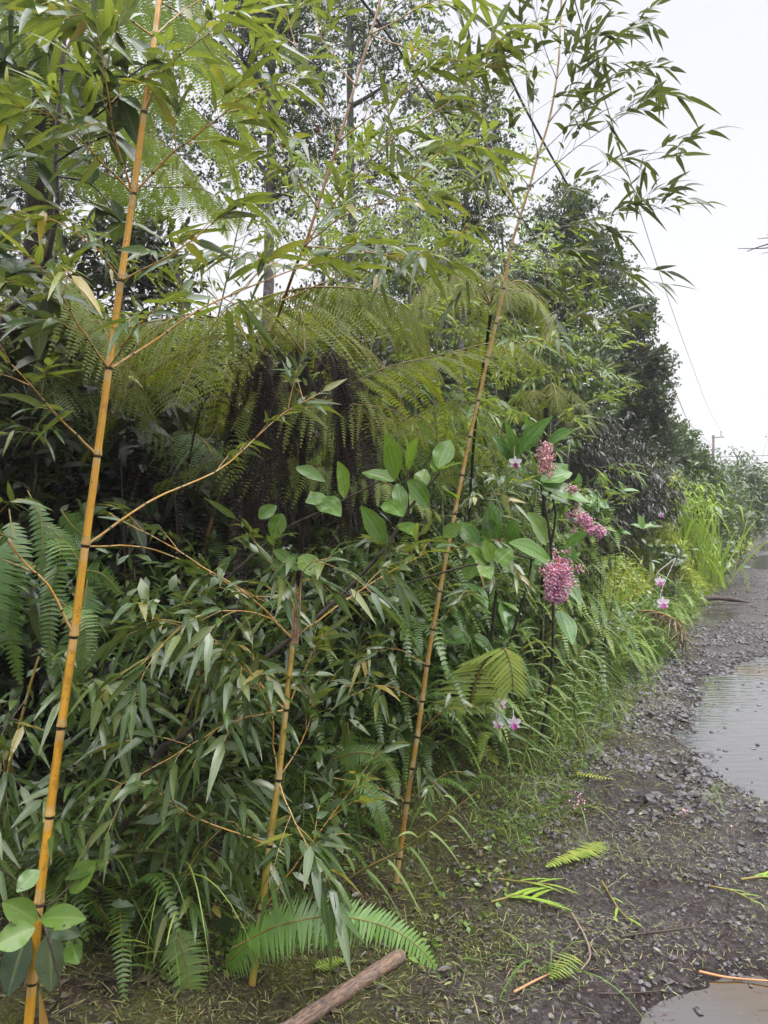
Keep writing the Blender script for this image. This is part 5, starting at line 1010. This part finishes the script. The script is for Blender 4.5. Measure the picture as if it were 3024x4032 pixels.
# ------------------------------------------------------------------ orchids
WHITE = plain('orchid_petal', [(.3, (.72, .60, .70)), (.7, (.82, .74, .80))], .5, 20); MAG = plain('orchid_lip', [(.3, (.45, .04, .30)), (.7, (.60, .15, .45))], .5, 20)
def orchid(label, q, n, L, W, flowers, r=.004, droop=.35, mat=None, both=True, f0=.12):
    P = crv([Q(*k) for k in q], 26); b0 = P[0]*[1, 1, 0]; b0[2] = gz(b0[0], b0[1]); T = Thing('orchid', label, 'orchid', b0, 'bamboo orchids on the verge')
    b = MB(); tube(b, np.vstack([b0[None], P]) if P[0][2] > b0[2]+.05 else P, np.linspace(r, r*.4, 27 if P[0][2] > b0[2]+.05 else 26), 6); T.part('stem', b, STIPE)
    for i in range(n):
        f = f0+(.93-f0)*i/n; A = at_t(P, np.array([f]))[0]; tg = nrm(at_t(P, np.array([f+.02]))[0]-A); sg = 1 if i % 2 == 0 else -1
        if not both: sg = 1
        S = nrm(np.cross(tg, [0, 1., .15]))*sg
        D = nrm(S*U(.8, 1.1)+tg*.35+rng.normal(0, .12, 3)); b = MB()
        l = L*(1-.45*f)*U(.85, 1.1); leaves(b, A[None], D[None], np.array([[0, -.4, 1.]]), l, W, droop, .35, 9, 3, 'lance', rnd=U(.2, .9)); T.part('leaf', b, mat or FERNL_L)
    for (x, y, Yf, s) in flowers:
        C = Q(x, y, Yf); b = MB(); s = s*MP*Yf
        tube(b, crv([P[-1] if np.linalg.norm(P[-1]-C) < .5 else C+[.0, .02, s*1.2], C+[0, .03, s*.8], C+[0, .015, 0]], 6), .0012, 4)
        for a in (90, 215, 325):
            bigleaf(b, C, C+np.array([math.cos(R(a)), .0, math.sin(R(a))])*s*.5, s*.22, N=(0, -1, 0), droop=0, prof='oval', fold=.15, wave=0)
        for a in (28, 152):
            bigleaf(b, C+[0, -.002, 0], C+np.array([math.cos(R(a)), -.1, math.sin(R(a))])*s*.52, s*.36, N=(0, -1, 0), droop=0, prof='oval', fold=.1, wave=0)
        fl = T.part('flower', b, WHITE); b = MB()
        bigleaf(b, C+[0, -.004, 0], C+np.array([0, -.3, -1])*s*.42, s*.34, N=(0, -1, -.2), droop=0, prof='ovate', fold=.9, wave=.2); T.part('petal', b, MAG, parent=fl, label='magenta lip')
FERNL_L = leafmat('orchid_leaf', [(0, (.14, .23, .06)), (.6, (.21, .31, .09)), (1, (.30, .36, .12))], rough=.36, transl=.35, tcol=(.3, .42, .05), vein=None)
orchid('long leaning orchid with a ladder of arching leaves and two white flowers at its tip', [(1060, 1630, 4.4), (1097, 1585, 4.35), (1180, 1490, 4.3), (1270, 1390, 4.3), (1340, 1310, 4.35), (1400, 1290, 4.8), (1480, 1248, 4.85)][:5]+[(1400, 1255, 4.4), (1460, 1205, 4.45)], 30, .27, .024, [(1432, 1303, 4.3, 30), (1425, 1256, 4.35, 24)], f0=.08)
orchid('yellow green orchid shoot arching over the bank at the foot of the slender cane', [(735, 1910, 2.65), (800, 1870, 2.6), (860, 1840, 2.58), (930, 1790, 2.55), (985, 1745, 2.52), (1030, 1710, 2.5)], 11, .20, .013, [], r=.0042, droop=.55)
orchid('orchid with three pink and white flowers above the bank', [(1085, 1590, 4.6), (1092, 1500, 4.5), (1100, 1420, 4.45), (1095, 1500, 4.35)], 8, .2, .014, [(1080, 1520, 3.9, 32), (1110, 1562, 3.9, 34), (1076, 1564, 3.9, 26)])
orchid('orchid with one white and purple flower beside the shrub', [(1040, 1400, 4.9), (1060, 1200, 4.8), (1090, 1080, 4.7), (1110, 1010, 4.6)], 12, .22, .016, [(1113, 1000, 4.1, 30)])
orchid('tall orchid leaning through the tall grass with a lilac flower', [(1410, 1250, 12.5), (1430, 1180, 12.4), (1428, 1115, 12.3)], 10, .3, .02, [(1427, 1112, 12, 16)])
orchid('orchid stems with dull leaves left of the hanging palm leaf', [(930, 1620, 4.2), (960, 1520, 4.2), (975, 1440, 4.2)], 11, .24, .016, [], droop=.5)
orchid('young orchid shoot beside the mossy bank edge', [(1130, 1650, 4.3), (1150, 1560, 4.3), (1175, 1500, 4.3)], 9, .22, .014, [], droop=.5)
orchid('narrow leaved orchid in front of the dark red fruit cluster', [(1120, 1560, 4.5), (1130, 1440, 4.4), (1120, 1330, 4.3)], 14, .24, .015, [], droop=.45)
orchid('narrow leaved orchid standing right of the flowering shrub stem', [(1250, 1600, 4.9), (1240, 1500, 4.8), (1255, 1390, 4.8)], 14, .22, .014, [], droop=.5)

# hanging palm leaf
b0 = gbase(1010, 1600); T = Thing('palm_seedling', 'young palm with one yellow green pleated leaf hanging over', 'palm', b0)
b = MB(); P = crv([b0, Q(1010, 1540, 3.9), Q(1040, 1440, 3.75), Q(1085, 1400, 3.7), Q(1104, 1440, 3.65), Q(1108, 1500, 3.65)], 22); tube(b, P, np.linspace(.008, .002, 22), 6); T.part('stem', b, STIPE)
lf = MB(); ts = np.linspace(.5, .98, 44); O = at_t(P, ts); tg = nrm(np.gradient(O, axis=0))
for sg, Lw in ((-1, .22), (1, .17)):
    D = nrm(np.array([sg*1., -.1, .1])+tg*.25+rng.normal(0, .04, O.shape)+np.array([0, 0, 1.])*np.linspace(.5, -.7, 44)[:, None])
    leaves(lf, O, D, np.array([0, -1., .3]), Lw*(1-.5*np.abs(np.linspace(-.8, 1, 44))), .017, .25, .3, 6, 3, 'lance', rnd=U(.3, 1, 44))
T.part('leaf', lf, leafmat('palm_leaf', [(0, (.20, .32, .04)), (1, (.40, .46, .09))], transl=.4, tcol=(.45, .55, .05), vein='mid'))

# ------------------------------------------------------------------ grasses
def grass(label, base, n, H, sp, mat=GRASS, w=.018, lean=.2, droop=.45):
    T = Thing('grass_clump', label, 'grass clump', base, 'clumps of tall grass on the verge'); lf = MB()
    O = base+np.stack([rng.normal(0, sp, n), rng.normal(0, sp, n), np.zeros(n)], -1); D = nrm(np.stack([rng.normal(0, lean, n), rng.normal(0, lean, n), np.ones(n)], -1))
    leaves(lf, O, D, rdir(n, 0), H*U(.5, 1.15, n), w*U(.6, 1.2, n), droop*U(.1, 1.3, n), .2, 9, 3, 'grass'); T.part('foliage', lf, mat)
    # bent over blade tips
    k = n//2; q = O[:k]+D[:k]*(H*U(.6, 1.0, k))[:, None]; d2 = nrm(np.stack([rng.normal(.2, .5, k), rng.normal(0, .4, k), np.full(k, .4)], -1)); b = MB()
    leaves(b, q, d2, np.array([0, 0, 1.]), U(.25, .5, k), w*.9, U(.8, 1.6, k), .1, 7, 2, 'grass'); T.part('foliage', b, mat); return T
g0 = gbase(1405, 1278); grass('clump of tall bright yellow green grass with bent over blades', g0, 1500, 2.1, .5, w=.045)
g0 = gbase(1375, 1270); grass('smaller bright grass clump at the left of the tall one', g0, 700, 1.6, .5, w=.038)
g0 = gbase(1440, 1285); grass('low bright grass clump nearer the road right of the tall one', g0, 300, .9, .4, w=.034)
for (x, y, lab, H) in [(1120, 1680, 'short green tuft on the bank by the dry curled leaf', .2), (1300, 1570, 'grass tuft at the edge of the wet gravel', .22), (1210, 1620, 'weedy tuft at the bank corner', .2), (1290, 1500, 'thin grass tuft under the leaning orchid', .3), (1440, 1340, 'grass tuft behind the dry palm branch', .35), (590, 1890, 'narrow bladed grass growing by the snapped cane', .35), (350, 2190, 'dark green grass tuft at the bottom edge', .3), (1190, 2120, 'sprig of grass near the striped frond', .1), (1250, 1770, 'small green seedling tuft on the mud', .07), (1525, 1740, 'tiny green sprout in the gravel below the puddle', .07)]:
    grass(lab, gbase(x, y), 46 if H > .12 else 16, H, .05 if H > .12 else .015, mat=HERB, w=.006, lean=.5, droop=.5)
# cut stems lying on the verge
def cut_stem(label, q, r, mat, lv=0, L=.2, W=.014, name='cut_stem', lm=GRASS):
    pts = [];
    for (a, b_) in q: p = gbase(a, b_); p[2] += r+.008; pts.append(p)
    T = Thing(name, label, 'plant stem', pts[0], 'cut stems lying on the verge'); P = crv(pts, 12); b = MB(); tube(b, P, np.linspace(r, r*.6, 12), 6); T.part('stem', b, mat)
    for i in range(lv):
        f = .3+.7*(i+.5)/lv; A = at_t(P, np.array([f]))[0]; tg = nrm(P[-1]-P[0]); S = np.cross(tg, [0, 0, 1.])*(1 if i % 2 else -1)
        b = MB(); leaves(b, A[None], nrm(tg+S*U(.2, .7)+np.array([0, 0, .12]))[None], np.array([[0, 0, 1.]]), L*U(.7, 1.1), W, .15, .25, 7, 3, 'lance', rnd=U(.2, .7)); T.part('leaf', b, lm)
    return T
cut_stem('pulled up green cane shoot with long leaves lying across the verge', [(1060, 1975), (1090, 1966), (1120, 1960), (1150, 1968)], .005, STIPE, 7, .22, .018)
cut_stem('cut shoot with narrow leaves behind the long leaved one', [(1075, 1915), (1130, 1925), (1190, 1930)], .004, STIPE, 4, .15, .012)
cut_stem('yellow green cut stalk bent on the verge', [(1300, 1920), (1320, 1955), (1340, 1985), (1365, 2010)], .005, STIPE, 3, .1, .01)
cut_stem('split orange bamboo piece at the edge of the lower puddle', [(1510, 2092), (1560, 2098), (1600, 2100), (1670, 2108)], .005, plain('split_cane', [(.3, (.30, .14, .06)), (.7, (.52, .26, .12))], .6, 15))
cut_stem('grassy stalk lying on the wet road, right of the litter', [(1530, 1928), (1580, 1938), (1620, 1955)], .005, STIPE, 4, .1, .008)
cut_stem('thin dark twig pointing into the lower puddle', [(1290, 2150), (1350, 2145), (1420, 2135)], .004, BARKD)
cut_stem('long brown stick on the litter', [(1340, 2040), (1420, 2030), (1500, 2015)], .005, BARKD)
cut_stem('fibrous torn brown stalk lying toward the camera', [(1235, 1990), (1262, 2040), (1275, 2080), (1255, 2110)], .005, plain('torn_stalk', [(.3, (.14, .10, .08)), (.7, (.34, .26, .20))], .8, 30, .5, 60, stretch=(30, 3, 30)))
cut_stem('green leafy stalk at the right edge of the road', [(1600, 1910), (1640, 1905), (1680, 1900)], .006, STIPE, 6, .12, .014)
cut_stem('orange stick near the striped frond', [(1110, 2160), (1150, 2140), (1200, 2115)], .005, plain('orange_stick', [(.3, (.28, .14, .07)), (.7, (.45, .25, .12))], .6, 15))

# log
LOGM, n, out = newmat('weathered_log')
tcn = n.nodes.new('ShaderNodeTexCoord'); t_, s_, r_ = lpattr(n)
cmb = n.nodes.new('ShaderNodeCombineXYZ'); n.links.new(mathn(n, 'MULTIPLY', t_, 9.), cmb.inputs[0]); n.links.new(mathn(n, 'MULTIPLY', s_, 9.), cmb.inputs[1])
f1 = noise(n, 3, 6, .75, cmb.outputs[0]); f2 = noise(n, 1.1, 5, .65, cmb.outputs[0])
c1 = ramp(n, f1, [(.35, (.035, .022, .02)), (.5, (.17, .11, .085)), (.7, (.34, .25, .19))]); c2 = ramp(n, f1, [(.35, (.13, .07, .04)), (.7, (.42, .25, .14))])
col = mixc(n, ramp(n, f2, [(.52, (0, 0, 0)), (.60, (1, 1, 1))]), c1, c2)
b = n.nodes.new('ShaderNodeBsdfPrincipled'); n.links.new(col, b.inputs['Base Color']); b.inputs['Roughness'].default_value = .6
bp = n.nodes.new('ShaderNodeBump'); bp.inputs['Strength'].default_value = .7; bp.inputs['Distance'].default_value = .008; n.links.new(f1, bp.inputs['Height']); n.links.new(bp.outputs[0], b.inputs['Normal']); n.links.new(b.outputs[0], out.inputs[0])
pa = gbase(700, 2215); pb = gbase(868, 2092); d_ = nrm(pb-pa); pa = pa-d_*.35; rl = .0245
P = crv([pa+[0, 0, rl*.6], (pa+pb)/2+[0, 0, rl*.75], pb+[0, 0, rl*.8]], 70); mb = MB(); r = rl*(1+.05*np.sin(np.arange(70)*.5)+rng.normal(0, .012, 70)); r[0] *= .9; r[-1] *= .82; r[-2] *= .94
tube(mb, P, r, 40); V_ = mb.V[0]; ax = P[:, None]; vv_ = V_.reshape(70, 40, 3); aa = np.arange(40)/40*6.283
bump_ = .045*fbm(np.arange(70)[:, None]*.22+0*aa, 2*np.cos(aa)[None]+3+0*np.arange(70)[:, None], 3, 7)*2; mb.V[0] = (ax+(vv_-ax)*(1+bump_[..., None]*2)).reshape(-1, 3)
tag(mb.obj('log', LOGM, base=(pa+pb)/2*[1, 1, 0]), 'weathered grey and orange log lying on the mossy bank at the bottom', 'log')
# driftwood piece and dead palm branch farther on
mb = MB(); g0 = gbase(1545, 1308)
for k in range(3): tube(mb, crv([g0+[-.55+k*.1, U(-.1, .1), .06], g0+[0, U(-.1, .1), .12], g0+[.55-k*.1, U(-.15, .15), .05]], 8), np.array([.02, .03, .045, .05, .04, .045, .03, .01])*(1-.2*k), 8)
tag(mb.obj('driftwood', BARKD, base=g0), 'dark rotten wood lying at the road edge by the small green puddle', 'wood')
T = Thing('dead_branch', 'dry orange brown palm branch fallen on the verge below the orchid flower', 'branch', gbase(1400, 1375), None); b = MB(); lf = MB()
P = crv([Q(1375, 1320, 8.4), Q(1420, 1322, 8.2), Q(1465, 1345, 8.0), Q(1475, 1385, 7.9)], 16); tube(b, P, np.linspace(.009, .004, 16), 6)
P2 = crv([Q(1420, 1330, 8.3), Q(1450, 1350, 8.1), Q(1470, 1350, 8.1)], 8); tube(b, P2, .007, 6)
T.part('stem', b, plain('orange_stalk', [(.3, (.30, .12, .06)), (.7, (.48, .26, .14))], .7, 20))
O = at_t(P, U(.2, 1, 160)); leaves(lf, O, rdir(160, -.9), rdir(160), U(.08, .3, 160), .012, .3, 0, 3, 2, 'grass'); T.part('foliage', lf, leafmat('dry_leaf', [(0, (.08, .05, .03)), (1, (.24, .15, .09))], transl=.1))
b = MB(); lf = MB(); g0 = gbase(1545, 1290)
T = Thing('withered_grass', 'withered straw coloured grass blades bent onto the road edge', 'grass', g0); leaves(lf, g0+rng.normal(0, .08, (26, 3))*[1, 1, 0]+[-.4, .3, .15], nrm(np.stack([U(.3, 1, 26), U(-.6, .1, 26), U(.3, 1, 26)], -1)), rdir(26), U(.5, .9, 26), .018, U(.8, 1.3, 26), .1, 8, 2, 'grass'); T.part('foliage', lf, leafmat('straw', [(0, (.40, .34, .12)), (1, (.5, .36, .2))], transl=.2))
b = MB(); bigleaf(b, gbase(1030, 1668)+[0, 0, .04], gbase(1095, 1660)+[0, 0, .07], .09, N=(0, -.5, 1), droop=.1, prof='oval', fold=.7, wave=.4)
tag(b.obj('curled_leaf', leafmat('curled_leaf', [(0, (.17, .11, .08)), (1, (.24, .16, .12))], transl=.1, vein='par'), base=gbase(1030, 1668)), 'dry curled brown leaf lying on the bank', 'leaf')

# verge herbs: low bright growth along the road edge
mb = MB()
def herbs(mb, n_, ur, v0, dv, h, L, Wf, prof='lance', ns=2, pw=1.):
    u = ur[0]*(ur[1]/ur[0])**U(0, 1, n_) if ur[0] > 0 else U(*ur, n_); v = v0-np.abs(rng.normal(0, dv, n_)); x, y = uv_xy(u, v)
    z = ground_z(x, y)+rng.random(n_)**pw*h*np.clip((v0-v)/dv*1.1+.15, .1, 1)*(.5+vnoise(x*2, y*2, 17)); l = U(*L, n_)
    leaves(mb, np.stack([x, y, z], -1), rdir(n_, .4), rdir(n_, 1), l, l*Wf, .3, .1, ns, 2, prof)
herbs(mb, 15000, (9, 17), .15, .35, .40, (.03, .08), .4); herbs(mb, 12000, (15, 30), .15, .5, .5, (.05, .12), .35); herbs(mb, 7000, (5.5, 9), .05, .25, .22, (.02, .05), .45)
herbs(mb, 2500, (2.5, 6), -.25, .3, .08, (.012, .028), .7, 'round'); herbs(mb, 1100, (3, 9), .35, .35, .04, (.015, .04), .6, 'round'); herbs(mb, 5000, (4, 11), .3, .25, .12, (.04, .12), .05, 'grass'); herbs(mb, 6000, (9, 17), .2, .4, .35, (.15, .3), .04, 'grass')
tag(mb.obj('verge_herbs', HERB), 'low green weeds spilling over the road edge', None, kind='stuff')
mb = MB(); herbs(mb, 34000, (14, 36), .12, .75, 1.7, (.10, .25), .28, 'lance'); herbs(mb, 12000, (10, 16), -.1, .4, .6, (.06, .15), .25); herbs(mb, 12000, (34, 70), .15, .9, 1.6, (.18, .4), .3)
tag(mb.obj('yellow_verge_growth', HERBY), 'yellow green ferny growth lining the road towards the bend', None, kind='stuff')
mb = MB(); thicket(mb, 170, (7.5, 16), (-.05, .9), (.05, .9), (.2, .4), .12, 30)
tag(mb.obj('yellow_fern_growth', [FERNL, STIPE]), 'yellowish fern tips along the front of the verge before the tall grass', None, kind='stuff')
mb = MB(); herbs(mb, 9000, (60, 140), .3, 1.6, 2.2, (.3, .6), .4)
tag(mb.obj('distant_verge', HERB), 'distant green growth along the road', None, kind='stuff')
# tiny pink flowers on the bank
mb = MB(); C = []
for (x, y) in [(1180, 1705), (1186, 1712), (1196, 1710), (1242, 1735), (1248, 1745), (1254, 1738), (1250, 1755), (1258, 1752), (1262, 1760), (1240, 1765), (1247, 1762), (1230, 1755), (1128, 1695), (1395, 1680), (1484, 1772), (1602, 1808), (1480, 1775)]:
    p = gbase(x, y); p[2] += .03; C.append(p)
C = np.array(C); C = np.concatenate([C, C+rng.normal(0, .012, C.shape)]); balls(mb, C, U(.004, .0065, len(C)), .1); sticks(mb, C, C-[0, 0, .04], .0012, .0012)
tag(mb.obj('pink_flowerheads', plain('weed_pink', [(.3, (.60, .28, .36)), (.7, (.75, .45, .52))], .6, 20)), 'tiny round pink weed flowers dotted over the bank', None, kind='stuff')
# small stones in the lower puddle
mb = MB(); C = []
for k in range(46):
    u, v = U(2.3, 3.6), U(.9, 1.9); x, y = uv_xy(u, v); C.append([x, y, WATER_Z+.001])
for k in range(60):
    u, v = U(5.2, 10), U(.75, 1.4); x, y = uv_xy(u, v); C.append([x, y, WATER_Z+.002])
balls(mb, np.array(C), U(.006, .02, len(C)), .15, squash=(1.2, .9, .5)); tag(mb.obj('puddle_gravel', STONE, smooth=False), 'dark stones poking out of the puddles', None, kind='stuff')

# ------------------------------------------------------------------ pole and cables
pp = Q(1541, 940, 72); T = Thing('utility_pole', 'weathered wooden utility pole with one short crossarm far down the road', 'utility pole', pp*[1, 1, 0])
b = MB(); tube(b, np.array([pp*[1, 1, 0], pp]), [.13, .11], 12); T.part('pole', b, plain('pole_wood', [(.3, (.16, .11, .09)), (.7, (.28, .20, .16))], .9, 4))
b = MB(); tube(b, np.array([pp+[-.25, -.2, -.25], pp+[.95, -.2, -.2]]), .05, 6); co = T.part('crossarm', b, BARK)
b = MB(); tube(b, np.array([pp+[.66, -.2, -.1], pp+[.66, -.2, .1], pp+[.66, -.2, .35]]), [.10, .05, .08], 8); T.part('insulator', b, plain('porcelain', [(.3, (.3, .28, .27)), (.7, (.4, .38, .37))], .4, 5))
WIRE = plain('cable_black', [(.3, (.02, .02, .022)), (.7, (.04, .04, .045))], .5, 4); WIREG = plain('bare_wire', [(.3, (.16, .16, .17)), (.7, (.26, .26, .27))], .5, 4)
def cable(label, q, r, mat):
    P = crv([Q(*k) for k in q], 60); mb = MB(); tube(mb, P, r, 6); tag(mb.obj('cable', mat, base=P[0]), label, 'cable', 'overhead cables')
a0 = pp+[0, -.25, -1.2]
def qof(p): return ((p[0]/p[1]*740+384)*2.1602, (512-(p[2]-1.6)/p[1]*740)*2.1602, p[1])
cable('thick black cable crossing the sky beside the tree tops', [(700, -780, 4), (1035, -3, 6), (1135, 235, 7.4), (1300, 530, 10.7), (1392, 708, 14.5), (1460, 850, 24), (1498, 925, 40), qof(a0)], .013, WIRE)
cable('thin grey wire nearest the open sky', [(1150, -350, 7), (1240, -3, 8.5), (1336, 310, 12), (1440, 635, 21), (1500, 803, 33), (1532, 885, 50), qof(pp+[.66, -.2, .36])], .008, WIREG)
cable('second black cable hidden among the bamboo leaves', [(640, -200, 4), (780, -3, 4.8), (862, 108, 5.4), (960, 254, 6.3), (1100, 430, 7.6), (1280, 705, 11), (1362, 820, 15), (1450, 930, 26), qof(pp+[0, -.25, -3.5])], .010, WIRE)
cable('short grey wire leaving the pole past the right edge', [(1300, 990, 73), (1560, 987, 72), (1660, 984, 71), (1900, 978, 66)], .03, WIRE)
# bare tree standing off to the right of the road, one twig reaches in
tb = Q(1990, 1100, 9); tb[2] = 0; T = Thing('bare_tree', 'leafless branch tip reaching in from the right edge of the sky', 'tree', tb)
b = MB(); tube(b, crv([tb, Q(1980, 800, 9), Q(1960, 560, 9), Q(1940, 300, 9)], 14), np.linspace(.09, .04, 14), 8); T.part('trunk', b, BARK)
b = MB()
for q, r in [([(1960, 560, 9), (1850, 530, 9), (1720, 515, 9), (1650, 530, 9), (1614, 543, 9)], .010), ([(1700, 520, 9), (1660, 535, 9), (1594, 537, 9)], .007), ([(1700, 505, 9), (1670, 512, 9), (1636, 516, 9)], .006), ([(1730, 520, 9), (1680, 540, 9), (1645, 548, 9)], .005), ([(1740, 515, 9), (1690, 500, 9), (1655, 508, 9)], .005)]:
    P = crv([Q(*k) for k in q], 12); tube(b, P, np.linspace(r*1.6, r*.5, 12), 5)
T.part('branch', b, BARKD)
b0 = Q(1597, 1040, 25); T = Thing('bare_shrub', 'thin leafless twigs rising above the shrub right of the pole', 'shrub', b0*[1, 1, 0]); b = MB()
for q in [[(1597, 1100, 25), (1593, 1000, 25), (1590, 985, 25), (1584, 975, 25)], [(1592, 992, 25), (1600, 975, 25)], [(1594, 1000, 25), (1604, 985, 25), (1612, 978, 25)]]: tube(b, crv([Q(*k) for k in q], 8), .02, 4)
T.part('twig', b, BARKD)

# ------------------------------------------------------------------ haze
m, n, out = newmat('haze_air'); pv = n.nodes.new('ShaderNodeVolumePrincipled'); pv.inputs['Color'].default_value = (.56, .57, .60, 1); pv.inputs['Density'].default_value = .0028; pv.inputs['Anisotropy'].default_value = .3
n.links.new(pv.outputs[0], out.inputs['Volume'])
mb = MB(); x0, x1, y0, y1, z0, z1 = -1520, 1520, -1520, 1520, -1.3, 14
c = np.array([[x, y, z] for z in (z0, z1) for y in (y0, y1) for x in (x0, x1)]); mb.add(c, [[0, 2, 3, 1], [4, 5, 7, 6], [0, 1, 5, 4], [2, 6, 7, 3], [0, 4, 6, 2], [1, 3, 7, 5]])
tag(mb.obj('haze', m, smooth=False), 'thin pale mist hanging in the air', None, kind='stuff')
